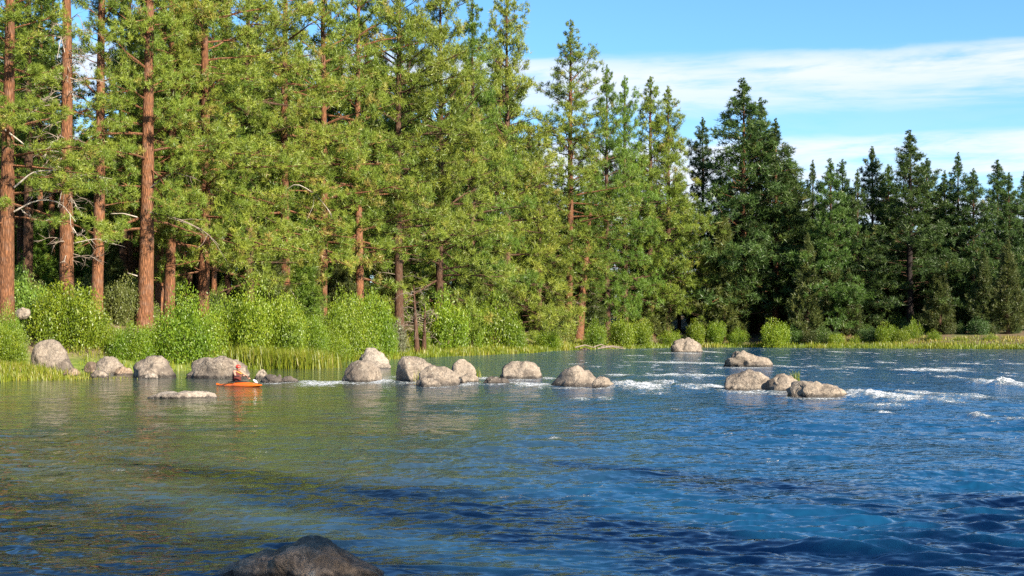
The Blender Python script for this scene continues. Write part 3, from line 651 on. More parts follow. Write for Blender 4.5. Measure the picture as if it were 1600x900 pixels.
#   px  Y   H   cb    R   trunk dia px  needle  bark  nb  lean   label
def front(px, Y, H, cb, R, wpx, needle, bark, kind, label, lean=0.0, k=None, name='pine_tree', top=None, group=FRONT):
    if px > 60:
        while inland(np.array([[X(px, Y), Y]]))[0] < 8: Y += 1.0
    x = X(px, Y)
    if top is not None: H = Z(top, Y) - gz(x, Y)
    COUNT[kind] = COUNT.get(kind, -1) + 1
    r0 = wpx / F_PX * Y / 2 * 1.08
    return conifer(kind, COUNT[kind] if k is None else k, x, Y, H, cb, R, trunk_mesh(int(px * 7 + Y), H, r0, bark, lean, 12 if Y < 160 else 8), needle, label, group, name, lean, bark=bark if bark != 'burnt' else 'brown')
COUNT = {}
ANCH = [(11, 'the thick trunk at the left edge'), (41, 'the grey brown flared trunk'), (107, 'the twig covered bare trunk'), (149, 'the leaning orange trunk'), (224, 'the stout orange trunk'), (258, 'the twin trunks'),
        (318, 'the sunlit trunk with low boughs'), (388, 'the full pine with hidden trunk'), (443, 'the lone orange trunk'), (505, 'the rusty pine with sky showing'), (560, 'the orange flecked pine'), (622, 'the long straight dark trunk'),
        (688, 'the tall bright green pine'), (738, 'the pointed pine beside the cone'), (792, 'the broad cone pine'), (842, 'the short bushy pine'), (889, 'the open spire pine'), (962, 'the two slim topped pines'), (1030, 'the twin topped pine'),
        (1098, 'the thin pine in the gap'), (1162, 'the tallest dark pine'), (1212, 'the dark pine with red trunk'), (1240, 'the rounded dark pine'), (1270, 'the first far conifer'), (1298, 'the pale topped conifer'), (1363, 'the pointed far conifer'),
        (1422, 'the blackened trunk'), (1448, 'the reddish far trunk'), (1497, 'the narrow pointed conifer'), (1559, 'the lacy peaked conifer'), (1601, 'the conifer at the right edge')]
def name_by_place(items, what):
    """items: (object, px, Y); a label from the nearest front tree, the side of it and how far back"""
    cells = {}
    for o, px, Y in items:
        a = min(ANCH, key=lambda q: abs(q[0] - px)); cells.setdefault((a[1], 'left' if px < a[0] else 'right'), []).append((Y, o))
    for (a, side), lst in cells.items():
        lst.sort(key=lambda q: q[0]); n_ = len(lst)
        for r_, (Y, o) in enumerate(lst):
            how = '' if n_ == 1 else (', nearest of them' if r_ == 0 else ', farthest back' if r_ == n_ - 1 else ', ' + ['', 'second', 'third', 'fourth', 'fifth', 'sixth', 'seventh', 'eighth', 'ninth', 'tenth', 'eleventh', 'twelfth', 'thirteenth', 'fourteenth', 'fifteenth', 'sixteenth', 'seventeenth', 'eighteenth'][min(r_, 17)] + ' from the front')
            o['label'] = f'{what} {side} behind {a}{how}'
DEEP, YOUNG, SAGE = [], [], []

t1 = front(11, 74, 31, .23, 5.5, 26, 'yellow', 'orange', 'near_open', 'thick orange trunked pine standing at the left edge of the photo', .006)
front(41, 86, 30, .30, 3.5, 16, 'mid', 'brown', 'near_open', 'slim grey brown pine with a flared foot just right of the edge trunk', .01)
front(64, 92, 28, .42, 3.0, 9, 'mid', 'orange', 'near_open', 'thin straight pine between the flared trunk and the twig covered trunk')
t4 = front(107, 80, 34, .66, 4.0, 23, 'mid', 'orange', 'near', 'tall bare pine trunk covered with grey dead twigs', -.008)
t5 = front(149, 82, 33, .25, 3.8, 19, 'yellow', 'orange', 'near_open', 'orange pine whose bare trunk leans to the right', .022)
front(191, 97, 31, .28, 3.5, 14, 'mid', 'brown', 'near_open', 'dark shaded pine trunk behind the leaning orange pine')
t7 = front(224, 83, 33, .19, 4.5, 24, 'yellow', 'orange', 'near_open', 'stout orange pine left of the pair of twin trunks', .022)
front(250, 90, 32, .22, 4.0, 14, 'mid', 'orange', 'near', 'left pine of the twin trunks standing close together', .012)
front(266, 88, 33, .19, 5.0, 17, 'yellow', 'orange', 'near', 'right pine of the twin trunks standing close together', .006)
front(205, 101, 31, .30, 3.0, 10, 'mid', 'orange', 'near_open', 'narrow pine trunk half hidden left of the stout orange pine', -.004)
front(287, 104, 33, .30, 3.2, 10, 'mid', 'orange', 'near_open', 'narrow orange trunk in the gap right of the twin trunks', .004)
front(82, 100, 31, .34, 2.8, 10, 'mid', 'orange', 'near_open', 'narrow trunk in the gap left of the twig covered pine')
front(318, 90, 38, .12, 6.8, 18, 'yellow', 'orange', 'near', 'pine with a sunlit lower trunk and wide low hanging boughs', .004)
front(333, 98, 31, .22, 4.8, 9, 'mid', 'orange', 'near', 'thin pine stem just right of the pine with low boughs')
front(388, 92, 38, .12, 6.0, 14, 'yellow', 'brown', 'near', 'full green pine hiding its trunk left of the pine with the lone orange trunk')
t12 = front(443, 96, 39, .20, 6.5, 16, 'yellow', 'orange', 'near', 'pine with a lone orange lower trunk above the widest bush', .006)
front(505, 106, 41, .14, 7.5, 13, 'yellow', 'orange', 'rusty', 'thin crowned pine with rusty old needles and sky showing through')
front(560, 112, 41, .14, 7.8, 13, 'yellow', 'orange', 'rusty', 'pine with scattered orange needles left of the dark straight trunk')
t13 = front(622, 118, 42, .22, 9.3, 14, 'yellow', 'brown', 'middle', 'pine with a long straight dark trunk in the middle of the wall of trees', .003)
front(688, 124, 35, .10, 8.4, 12, 'yellow', 'brown', 'middle', 'tall bright green pine right of the dark straight trunk', top=-95)
front(738, 134, 33, .12, 7.8, 11, 'mid', 'brown', 'middle', 'pine with a pointed top just left of the tall broad cone', top=0)
front(792, 140, 36, .08, 9.9, 13, 'yellow', 'brown', 'middle', 'tall broad cone shaped pine next to the open sky', top=-34)
front(842, 146, 26, .05, 8.4, 11, 'yellow', 'brown', 'middle', 'shorter bushy pine between the broad cone and the tree with the open spire', top=205)
t15 = front(889, 154, 36, .22, 10.5, 13, 'yellow', 'orange', 'middle_open', 'open crowned pine with a tall thin spire and a visible red trunk', .006, top=34)
t16 = front(904, 157, 18, .30, 4.8, 14, 'mid', 'orange', 'middle', 'short leaning pine at the foot of the open crowned spire pine', .09, top=290)
front(948, 166, 31, .14, 7.5, 10, 'mid', 'brown', 'middle', 'narrow pine just right of the open spire pine', top=104)
front(976, 170, 31, .14, 6.9, 10, 'mid', 'brown', 'middle', 'pine with a slim top left of the twin topped pine', top=120)
front(1016, 176, 33, .12, 9.0, 11, 'yellow', 'brown', 'middle', 'full twin topped pine left partner above the low green bushes', top=122)
front(1044, 179, 33, .12, 8.7, 11, 'yellow', 'brown', 'middle', 'full twin topped pine right partner with ragged side boughs', top=137)
front(1098, 215, 33, .34, 5.7, 8, 'dark', 'brown', 'far', 'dark thin pine standing far back in the gap of the treeline', top=184)
D = 'darker pines on the right'
front(1162, 205, 38, .14, 12.0, 12, 'dark', 'orange', 'far', 'tallest dark pine right of the gap with its trunk showing below', top=125, group=D)
front(1188, 209, 35, .14, 10.2, 9, 'dark', 'brown', 'far', 'dark pine forming the shoulder right of the tallest dark pine', top=155, group=D)
front(1212, 204, 33, .12, 10.2, 11, 'dark', 'orange', 'far', 'dark pine with a red trunk at the right end of the tall dark group', top=188, group=D)
front(1233, 206, 30, .10, 9.3, 9, 'dark', 'brown', 'far', 'rounded dark pine falling away right of the tall dark group', top=245, group=D)
FAR = 'dark conifers on the far right bank'
for (px, top, R, lab, bk, wp_, cb) in (
        (1270, 252, 3.2, 'dark conifer first to rise right of the tall group', 'brown', 7, .10),
        (1298, 249, 3.4, 'pale green topped conifer next to a dark one', 'brown', 7, .10),
        (1316, 250, 3.3, 'dark bushy topped conifer beside the pale green top', 'brown', 7, .12),
        (1340, 266, 3.0, 'lower dark conifer filling the dip before the pointed one', 'brown', 7, .12),
        (1363, 230, 3.8, 'pointed dark conifer left of the tallest far tree', 'brown', 7, .14),
        (1388, 258, 3.6, 'green conifer between the pointed one and the tallest far tree', 'brown', 7, .10),
        (1422, 205, 4.8, 'tallest far right pine with a blackened trunk', 'burnt', 12, .20),
        (1448, 248, 4.2, 'dark pine with a reddish trunk right of the blackened one', 'orange', 9, .20),
        (1476, 268, 3.6, 'dark conifer in the dip right of the tallest far tree', 'brown', 7, .10),
        (1497, 240, 4.0, 'narrow pointed conifer midway to the right edge', 'brown', 7, .10),
        (1521, 264, 3.4, 'slender topped conifer just right of the narrow pointed one', 'brown', 7, .12),
        (1559, 251, 4.2, 'dark conifer with a lacy peak near the right edge', 'brown', 7, .12),
        (1576, 270, 3.2, 'smaller conifer leaning on the lacy peaked one', 'brown', 7, .12),
        (1601, 268, 3.6, 'dark conifer cut off by the right edge of the photo', 'brown', 7, .10)):
    Yt = 196 + (px * 37 % 11)
    front(px, Yt, 30, cb * .7, R * 1.85, wp_, 'dark' if px not in (1298, 1388) else 'mid_dark', bk, 'far', lab, top=top, k=3 if px in (1270, 1497, 1340, 1476) else None, group=FAR, name='conifer_tree')
J = 'junipers along the bank'
for (px, Y, top, R, nd, lab) in (
        (1130, 196, 328, 4.3, 'juniper', 'broad olive juniper with several points beside the low bushes'),
        (1108, 198, 372, 2.6, 'juniper', 'small olive juniper leaning on the left of the broad one'),
        (1262, 194, 366, 3.4, 'juniper_dark', 'olive brown juniper under the dark tall group'),
        (1300, 196, 360, 3.0, 'juniper_dark', 'pointed juniper midway along the far bank'),
        (1326, 194, 418, 2.6, 'juniper_dark', 'short dense juniper right of the pointed one'),
        (1362, 199, 462, 2.0, 'juniper_dark', 'little juniper near the bare patch of bank'),
        (1468, 191, 408, 2.8, 'juniper_dark', 'dark green juniper right of the reddish trunk'),
        (1537, 190, 390, 2.7, 'juniper_dark', 'greyish juniper with a pale bare stem'),
        (1574, 189, 374, 3.0, 'juniper_dark', 'tall dark juniper close to the right edge'),
        (1505, 195, 440, 2.3, 'juniper_dark', 'small juniper between the dark green and the greyish ones'),
        (775, 136, 350, 3.0, 'juniper', 'olive juniper at the foot of the broad cone pine'),
        (735, 130, 375, 2.6, 'juniper', 'olive juniper behind the dark green round bush'),
        (492, 99, 395, 1.3, 'juniper', 'slim young juniper in the dark gap left of the middle bushes'),
        (180, 90, 385, 1.7, 'juniper_dark', 'shaggy juniper among the trunks behind the left bushes'),
        (420, 104, 350, 2.2, 'juniper', 'juniper behind the lone orange trunk')):
    front(px, Y, 9, .03, R * 1.1, 7 if Y > 150 else 5, nd, 'brown', 'juniper', lab, top=top, group=J, name='juniper_tree')

# bare boughs that catch the light on the front trunks
dead_branch(t1, [(.45, -.1, 9.0), (1.6, -.3, 9.9), (3.4, -.4, 10.0)], .06, DEADWOOD, 2, 1)
dead_branch(t1, [(.45, -.1, 7.6), (1.8, -.3, 8.3), (3.2, -.3, 8.2), (4.1, -.4, 7.0)], .055, DEADWOOD, 3, 2)
dead_branch(t1, [(0, -.3, 12.3), (1.5, -.6, 11.2), (3.2, -.6, 11.0)], .06, DEADWOOD, 5, 3)
rgd = np.random.default_rng(77)
for k in range(70):
    zb = rgd.uniform(3.8, 19); a = rgd.uniform(0, 6.28); L = rgd.uniform(.9, 2.9) * (1.25 if zb < 8 else 1.0)
    d = np.array([math.cos(a), -abs(math.sin(a)) * .6 + .1, 0])
    dead_branch(t4, [d * .3 + [-.008 * zb, 0, zb], d * L * .6 + [-.008 * zb, 0, zb + rgd.normal(.1, .25)], d * L + [-.008 * zb, 0, zb + rgd.normal(-.3, .4)]], .036, TWIG if k % 3 else DEADWOOD, 8, k)
for k in range(14):
    zb = rgd.uniform(8, 20); a = rgd.uniform(0, 6.28); L = rgd.uniform(.8, 2.2)
    d = np.array([math.cos(a), -abs(math.sin(a)) * .6, 0])
    dead_branch(t5, [d * .3 + [.022 * zb, 0, zb], d * L * .6 + [.022 * zb, 0, zb + .1], d * L + [.022 * zb, 0, zb - .3]], .024, TWIG, 4, 100 + k)
dead_branch(t7, [(-.3, -.3, 7.1), (-1.2, -.4, 7.35), (-2.0, -.4, 7.3)], .05, DEADWOOD, 1, 5)
dead_branch(t7, [(-.3, -.3, 3.3), (-.9, -.4, 3.5)], .05, DEADWOOD, 0, 6)
dead_branch(t7, [(.5, -.3, 7.4), (2.4, -.8, 7.0), (4.2, -1.0, 6.2), (5.2, -1.2, 5.2)], .06, TWIG, 8, 8)
dead_branch(t7, [(.5, -.3, 9.0), (2.2, -.8, 10.0), (3.6, -1.0, 9.5)], .05, TWIG, 7, 9)
dead_branch(t12, [(.3, -.3, 12.3), (1.2, -.9, 12.9), (3.0, -1.2, 11.8), (4.2, -1.4, 10.2)], .06, DEADWOOD, 3, 7)
dead_branch(t12, [(.3, -.3, 4.4), (.8, -.5, 3.9), (1.4, -.6, 2.9)], .045, DEADWOOD, 0, 10)
for k in range(12):
    zb = rgd.uniform(4, 13); sgn = 1 if k % 2 else -1
    dead_branch(t15, [(sgn * .3, -.3, zb), (sgn * 1.2, -.5, zb + .25), (sgn * 2.0, -.6, zb - .2)], .035, TWIG, 4, 200 + k)
for k in range(12):
    zb = rgd.uniform(1.5, 7); a = rgd.uniform(0, 6.28); L = rgd.uniform(1.2, 3.2)
    d = np.array([math.cos(a), -abs(math.sin(a)), 0])
    dead_branch(t16, [d * .2 + [.09 * zb, 0, zb], d * L * .6 + [.09 * zb, 0, zb + .6], d * L + [.09 * zb, 0, zb + .5]], .04, TWIG, 6, 300 + k)
for k in range(9):
    zb = rgd.uniform(4, 14); sgn = 1 if k % 2 else -1
    dead_branch(t13, [(sgn * .3, -.3, zb), (sgn * 1.4, -.8, zb + .2), (sgn * 2.4, -1.0, zb - .2)], .03, TWIG, 5, 400 + k)

# a leafless bush-like snag
def snag(px, Y, H, lean, label, seed):
    x = X(px, Y); e = empty('dead_tree', (x, Y, gz(x, Y))); tag(e, label, 'tree')
    zt = np.linspace(0, 1, 10); G = Geo()
    V, Q = tube(np.c_[lean * zt * H, 0 * zt, zt * H - .2], .28 * (1 - .85 * zt), 8); G.add(V, None, Q)
    link('trunk', G.mesh('trunk', BARK['brown']), e)
    rg = np.random.default_rng(seed)
    for k in range(22):
        zb = rg.uniform(.25, .95) * H; a = rg.uniform(0, 6.28); L = rg.uniform(.8, 2.0); d = np.array([math.cos(a), -abs(math.sin(a)) * .7, 0])
        b0 = np.array([lean * zb, 0, zb])
        dead_branch(e, [b0, b0 + d * L * .6 + [0, 0, .2], b0 + d * L + [0, 0, rg.normal(0, .5)]], .03, TWIG, 7, seed + k)
snag(652, 116, 6.5, -.05, 'bare dead tree with tangled grey twigs right of the dark straight trunk', 500)
snag(662, 119, 4.5, .03, 'short leafless stump of a tree behind the dark round bush', 540)

# forest behind the front row
deep_trunk = {k_: trunk_mesh(900 + n_, 30, .32, 'brown', 0, 8) for n_, k_ in enumerate('abc')}
def limit(px):
    return float(np.interp(px, [-300, 55, 70, 205, 225, 480, 700, 800, 850, 880, 1000, 1060, 1100, 1150, 1240, 1260, 1700, 1900],
                           [-40, -40, 175, 165, -30, 40, 40, 90, 260, 250, 235, 260, 270, 230, 255, 278, 285, 285]))
fr = np.random.default_rng(21); spots = []
tries = 0
while len(spots) < 120 and tries < 6000:
    tries += 1
    px = fr.uniform(-260, 1850); Yb = float(np.interp(px, [-260, 0, 300, 480, 620, 830, 1000, 1300, 1850], [62, 74, 90, 98, 118, 148, 184, 205, 196]))
    Y = Yb + fr.uniform(28 if px < 480 else 16, 66); x = X(px, Y)
    if inland(np.array([[x, Y]]))[0] < 14: continue
    if 20 < px < 420 and fr.random() < .45: continue
    if any((x - a) ** 2 + (Y - b_) ** 2 < 13 for a, b_ in spots): continue
    spots.append((x, Y))
    top = limit(px) + fr.uniform(0, 75)
    H = Z(top, Y) - gz(x, Y)
    if H < 8: continue
    H = min(H, 40)
    darker = px > 1075
    k = int(fr.integers(300)); tm = deep_trunk['abc'[k % 3]]
    e = conifer('deep', k, x, Y, 30, float(fr.uniform(.03, .2) if px > 470 else fr.uniform(.28, .45)), float(fr.uniform(5.0, 7.0)), tm, 'dark' if darker else 'mid',
                'dark pine deep in the forest behind the far right bank' if darker else 'tall pine deep in the forest behind the front row of trunks', 'pines deep in the forest')
    e.scale = (1, 1, H / 30); DEEP.append((e, px, Y))
# young trees and junipers under the pines
young_trunk = trunk_mesh(990, 6, .09, 'brown', 0, 6)
n = 0
while n < 96:
    px = fr.uniform(-120, 1700) if n < 60 else fr.uniform(1080, 1680); Yb = float(np.interp(px, [-260, 0, 300, 480, 620, 830, 1000, 1300, 1850], [66, 80, 96, 104, 124, 152, 188, 206, 198]))
    Y = Yb + fr.uniform(3, 28); x = X(px, Y)
    if inland(np.array([[x, Y]]))[0] < 7: continue
    s = fr.uniform(.6, 1.7) * (1.3 if px > 400 else .8); n += 1
    e = conifer('juniper', n, x, Y, 6, .02, float(fr.uniform(1.5, 2.3)), young_trunk, 'mid' if px < 520 else 'juniper' if px < 1080 and n % 3 else 'juniper_dark', 'small young juniper growing in the shade under the pines', 'young junipers under the pines', 'juniper_tree')
    e.scale = (s, s, s * fr.uniform(.9, 1.3)); YOUNG.append((e, px, Y))
for q_ in range(24):
    px = -90 + q_ * 25 + float(fr.uniform(-9, 9)); Y = float(np.interp(px, [-90, 0, 300, 520], [128, 138, 160, 172])) + float(fr.uniform(-6, 10)); x = X(px, Y)
    H = min(36.0, max(9.0, Z(max(limit(px), 150) + fr.uniform(0, 90), Y) - gz(x, Y)))
    k = int(fr.integers(300)); e = conifer('deep', k, x, Y, 30, .02, 6.6, deep_trunk['abc'[k % 3]], 'mid', 'pine', 'pines deep in the forest'); e.scale = (1, 1, H / 30); DEEP.append((e, px, Y))
name_by_place(DEEP, 'deep forest pine')
name_by_place(YOUNG, 'young juniper')
# trees on the viewer's own bank: out of view, their shade lies on the nearest water
shade_trunk = trunk_mesh(995, 26, .34, 'orange', 0, 8)
for k, (x, y, s) in enumerate(((14, -18, 1.0), (20, -19, 1.02), (26, -18, 1.06), (32, -18, 1.1), (38, -17, 1.06), (29, -23, 1.2), (17, -25, 1.15))):
    conifer('deep', k, x, y, 26 * s, .08, 6.2, shade_trunk, 'mid', ['first', 'second', 'third', 'fourth', 'fifth', 'sixth', 'seventh', 'eighth', 'ninth', 'tenth'][sorted((14, 20, 26, 32, 38, 29, 17)).index(x)] + ' pine from the left on the near bank outside the picture', 'pines on the near bank')

# ------------------------------------------------------------------ bushes
def bush_meshes(seed, leaf=.13, n_leaf=7000, lobes=9, shoots=60, mat='willow'):
    """unit bush: about 2 wide, 1 tall; leaf sizes relative to a 4 m wide bush"""
    rg = np.random.default_rng(seed)
    L = leaf / 2.0
    c = []
    for k in range(lobes):
        a = k / lobes * 6.28 + rg.normal(0, .3); r = rg.uniform(.25, .62) if k else 0
        c.append((math.cos(a) * r, math.sin(a) * r, rg.uniform(.28, .58) + (.16 if k == 0 else 0), rg.uniform(.30, .44)))
    c = np.array(c)
    idx = rg.integers(len(c), size=n_leaf)
    d = unit(rg.normal(size=(n_leaf, 3)))
    rr = c[idx, 3] * (rg.random(n_leaf) ** .35) * (1 + .28 * fbm(d * 3 + idx[:, None] * 5, 2, seed))
    P = c[idx, :3] + d * rr[:, None]
    low = rg.random(n_leaf) < .22
    P[low, 2] *= rg.random(low.sum())
    P[:, 2] = np.abs(P[:, 2])
    tint = np.clip(.42 + .25 * fbm(P * 3.2, 2, seed + 3) + rg.normal(0, .14, n_leaf), 0, 1)
    SP, ST = [], []
    for k in range(shoots):
        i = rg.integers(len(c)); a = unit(np.array([rg.normal(), rg.normal(), abs(rg.normal()) + .5]))
        p0 = c[i, :3] + a * c[i, 3] * .8; up = unit(a * .6 + np.array([0, 0, 1.0]))
        ln = rg.uniform(.06, .17); m_ = int(ln / L * 2.2) + 3
        s_ = np.linspace(0, 1, m_)
        SP.append(p0 + up * (s_ * ln)[:, None] + rg.normal(0, .012, (m_, 3))); ST.append(np.clip(.6 + rg.normal(0, .15, m_), 0, 1))
    P = np.concatenate([P] + SP); tint = np.concatenate([tint] + ST); n = len(P)
    ax = unit(rg.normal(size=(n, 3)) + np.array([0, 0, .5])); nr = unit(np.cross(ax, rg.normal(size=(n, 3))))
    ln = L * rg.uniform(.7, 1.3, (n, 1))
    V = np.stack([P - ax * ln * .5, P + nr * ln * .24, P + ax * ln * .5, P - nr * ln * .24], 1).reshape(-1, 3)
    Q = np.arange(n * 4).reshape(-1, 4)
    fol = mesh_np('foliage', V, None, Q, [NEEDLE[mat]], attrs={'tint': np.repeat(tint, 4)})
    G = Geo()
    for k in range(16):
        i = rg.integers(len(c)); b0 = np.array([rg.normal(0, .12), rg.normal(0, .12), -.05]); e_ = c[i, :3] + rg.normal(0, .12, 3)
        Vt, Qt = tube(np.array([b0, (b0 + e_) / 2 + [0, 0, .08], e_]), np.array([.016, .012, .005]), 4); G.add(Vt, None, Qt)
    return fol, G.mesh('stem', STEM)
bushes = [bush_meshes(2000 + k, .078, 22000, 12 + k % 3, 34) for k in range(4)]
bushes_far = [bush_meshes(2100 + k, .105, 9500, 10 + k, 36) for k in range(3)]
sages = [bush_meshes(2200 + k, .16, 2600, 7, 30, 'sage') for k in range(2)]
def bush(px, wpx, ytop, ybot, Y, label, group='willow bushes along the bank', pool_=None, k=0, rz=None, depth=.8, name='willow_bush', cat='bush'):
    while inland(np.array([[X(px, Y), Y]]))[0] < 1.2: Y += .5
    x = X(px, Y); z0 = gz(x, Y)
    zb = min(z0, Z(ybot, Y)); H = Z(ytop, Y) - zb
    pl = pool_ or (bushes if Y < 112 else bushes_far)
    Wd = wpx / F_PX * Y
    Wd *= 1.02
    e = empty(name, (x, Y, zb), k * 1.9 if rz is None else rz, (Wd / 1.9, Wd / 1.9 * 1.0, H / .98)); tag(e, label, cat, group)
    f, st = pl[k % len(pl)]
    link('foliage', f, e); link('stem', st, e)
    return e
BU = [(95, 150, 430, 560, 76, 'tallest bush at the left rising in front of the orange trunks'),
      (12, 74, 500, 585, 66, 'low dark leafy bush at the left edge above the grass'),
      (10, 60, 480, 570, 70, 'loose green bush at the left edge around the thick trunk foot'),
      (150, 90, 478, 575, 77, 'green bush behind the pale sloping boulder'),
      (205, 90, 497, 578, 76, 'lighter green bush between the dome boulder and the left bushes'),
      (240, 70, 505, 575, 78, 'small grey green bush left of the round bush behind the dome boulder'),
      (288, 130, 456, 578, 78, 'round dense bush above the dome and the loaf boulders'),
      (395, 110, 445, 572, 82, 'tall bush directly behind the loaf boulder and the kayaker'),
      (446, 100, 448, 572, 83, 'widest bush above the tall reedy grass'),
      (352, 80, 470, 575, 82, 'bush squeezed between the round one and the tall one'),
      (520, 70, 508, 568, 94, 'low yellowish bush at the water behind the rounded boulder'),
      (535, 90, 462, 566, 97, 'leafy bush left part of the middle clump'),
      (582, 90, 443, 562, 104, 'tall pointed bush of the middle clump'),
      (490, 60, 485, 568, 92, 'narrow bush right of the reedy grass'),
      (606, 40, 500, 562, 106, 'yellow green bush at the edge of the brown dead patch'),
      (693, 88, 457, 542, 128, 'round deep green bush in front of the olive juniper'),
      (770, 95, 458, 545, 138, 'tall bush right of the round deep green one'),
      (800, 55, 490, 545, 139, 'yellowish bush at the right flank of the tall bush'),
      (735, 50, 470, 540, 133, 'bright bush between the two largest bushes of the middle shore'),
      (655, 40, 505, 545, 120, 'low light bush left of the round deep green one'),
      (858, 50, 512, 540, 158, 'low grassy bush left of the red trunk'),
      (929, 44, 500, 535, 170, 'small bright bush right of the red trunk'),
      (968, 56, 490, 538, 174, 'bright upright bush in the row above the far shore'),
      (1003, 50, 494, 541, 176, 'darker round bush at the right end of the bright row'),
      (1045, 44, 514, 541, 190, 'low green bush left of the farthest boulder'),
      (1086, 40, 497, 537, 196, 'round bush behind the farthest boulder'),
      (1120, 44, 496, 537, 196, 'bright bush touching the round one behind the farthest boulder'),
      (1152, 36, 512, 539, 195, 'small dull bush between the bright pair and the large lone bush'),
      (1208, 60, 496, 542, 190, 'large lone bush below the dark tall pines'),
      (1306, 36, 517, 543, 188, 'dark small bush left of the bare earth patch'),
      (1338, 26, 524, 543, 188, 'tiny bush at the bare earth patch'),
      (1384, 40, 502, 538, 186, 'dark rounded bush in the trio on the far right bank'),
      (1408, 32, 510, 540, 185, 'middle bush of the trio on the far right bank'),
      (1427, 34, 500, 536, 187, 'tall leaning bush of the trio on the far right bank'),
      (1459, 28, 514, 538, 184, 'small lone bush right of the trio on the far bank'),
      (1500, 30, 524, 541, 182, 'low scrub bush on the far bank under the greyish juniper'),
      (1550, 34, 522, 541, 180, 'low scrub bush on the far bank nearer the right edge')]
for k, (px, wpx, yt, ybm, Y, lab) in enumerate(BU): bush(px, wpx, yt, ybm, Y, lab, k=k)
n = 0
while n < 34:
    px = fr.uniform(-60, 1640); Yb = float(np.interp(px, [-260, 0, 300, 480, 620, 830, 1000, 1300, 1850], [66, 78, 92, 102, 122, 146, 182, 196, 190]))
    Y = Yb + fr.uniform(0, 22); x = X(px, Y)
    if inland(np.array([[x, Y]]))[0] < 6: continue
    n += 1; wd = fr.uniform(1.5, 3.2); e = empty('sagebrush', (x, Y, gz(x, Y) - .05), fr.uniform(0, 6.28), (wd / 2, wd / 2, wd * .5)); tag(e, 'grey green sagebrush on the dry ground under the pines', 'shrub', 'sagebrush under the pines')
    f, st = sages[n % 2]; link('foliage', f, e); link('stem', st, e); SAGE.append((e, px, Y))
name_by_place(SAGE, 'grey sagebrush')
UND = []
n = 0
while n < 70:
    px = fr.uniform(-20, 480) if n < 58 else fr.uniform(480, 900); Yb = float(np.interp(px, [-60, 0, 300, 480, 620, 830, 1000], [64, 72, 88, 98, 118, 146, 182]))
    Y = Yb + fr.uniform(0, 24); x = X(px, Y); di = inland(np.array([[x, Y]]))[0]
    if not (8.5 if px < 480 else 5.5) < di < (22 if px < 480 else 12): continue
    n += 1; wd = fr.uniform(1.8, 4.2); e = empty('understory_shrub', (x, Y, gz(x, Y) - .05), fr.uniform(0, 6.28), (wd / 2, wd / 2, wd * fr.uniform(.6, 1.1))); tag(e, 'green shrub', 'shrub', 'green shrubs among the trunks')
    f, st = bushes_far[n % 3]; fo_ = link('foliage', f, e); link('stem', st, e)
    fo_.material_slots[0].link = 'OBJECT'; fo_.material_slots[0].material = NEEDLE[('mid', 'juniper', 'yellow')[n % 3]]; UND.append((e, px, Y))
for q_ in range(22):
    px = 1236 + q_ * 18 + float(fr.uniform(-6, 6)); Y = 192 + float(fr.uniform(-5, 8))
    while inland(np.array([[X(px, Y), Y]]))[0] < 5: Y += 1
    x = X(px, Y); wd = fr.uniform(2.0, 4.6); e = empty('understory_shrub', (x, Y, gz(x, Y) - .05), fr.uniform(0, 6.28), (wd / 2, wd / 2, wd * fr.uniform(.5, .9))); tag(e, 'green shrub', 'shrub', 'green shrubs among the trunks')
    f, st = bushes_far[q_ % 3]; fo_ = link('foliage', f, e); link('stem', st, e)
    fo_.material_slots[0].link = 'OBJECT'; fo_.material_slots[0].material = NEEDLE[('mid_dark', 'dark', 'juniper_dark')[q_ % 3]]; UND.append((e, px, Y))
name_by_place(UND, 'green undergrowth shrub')
# brown dead scrub on the slope
e = bush(622, 50, 500, 556, 114, 'brown dried up scrub on the slope between the green bushes', None, [bush_meshes(2300, .16, 2600, 6, 60, 'sage')], 0, name='dry_shrub', cat='shrub')

# ------------------------------------------------------------------ grass along the water
def grass_blades(P, hgt, wid, tint, rg, sway=.35):
    n = len(P)
    z = ground(P)
    z = np.maximum(z, -0.05)
    b0 = np.c_[P, z]
    a = rg.uniform(0, 6.28, n); dr = np.c_[np.cos(a), np.sin(a), np.zeros(n)]
    sd_ = np.c_[np.cos(a + 1.3), np.sin(a + 1.3), np.zeros(n)] * wid[:, None]
    lean_ = dr * (hgt * rg.uniform(.05, sway, n))[:, None]
    mid = b0 + lean_ * .35 + np.c_[np.zeros((n, 2)), hgt * .6]; tip = b0 + lean_ + np.c_[np.zeros((n, 2)), hgt]
    V = np.stack([b0 - sd_ * .5, b0 + sd_ * .5, mid + sd_ * .35, mid - sd_ * .35, tip], 1).reshape(-1, 3)
    i = np.arange(n) * 5
    Q = np.stack([i, i + 1, i + 2, i + 3], 1); T = np.stack([i + 3, i + 2, i + 4], 1)
    return V, T, Q, np.repeat(tint, 5)
gr = np.random.default_rng(55)
shore = np.array([p for p in far_bank if -36 <= p[0] <= 130])
seg = np.diff(shore, axis=0); sl = np.linalg.norm(seg, axis=1)
midY = (shore[:-1, 1] + shore[1:, 1]) / 2
wgt = sl / np.maximum(midY, 50) ** 0.9; cum = np.concatenate([[0], np.cumsum(wgt)]); cum /= cum[-1]
n = 66000
u = gr.random(n); k = np.clip(np.searchsorted(cum, u) - 1, 0, len(seg) - 1)
tt = (u - cum[k]) / (cum[k + 1] - cum[k])
p0 = shore[k] + seg[k] * tt[:, None]
nrm = np.c_[-seg[k, 1], seg[k, 0]] / sl[k][:, None]
P = p0 + nrm * (gr.random(n) ** 1.4 * 11.0 - .1)[:, None]
dist = inland(P); ok = dist > -.15; P, dist = P[ok], dist[ok]
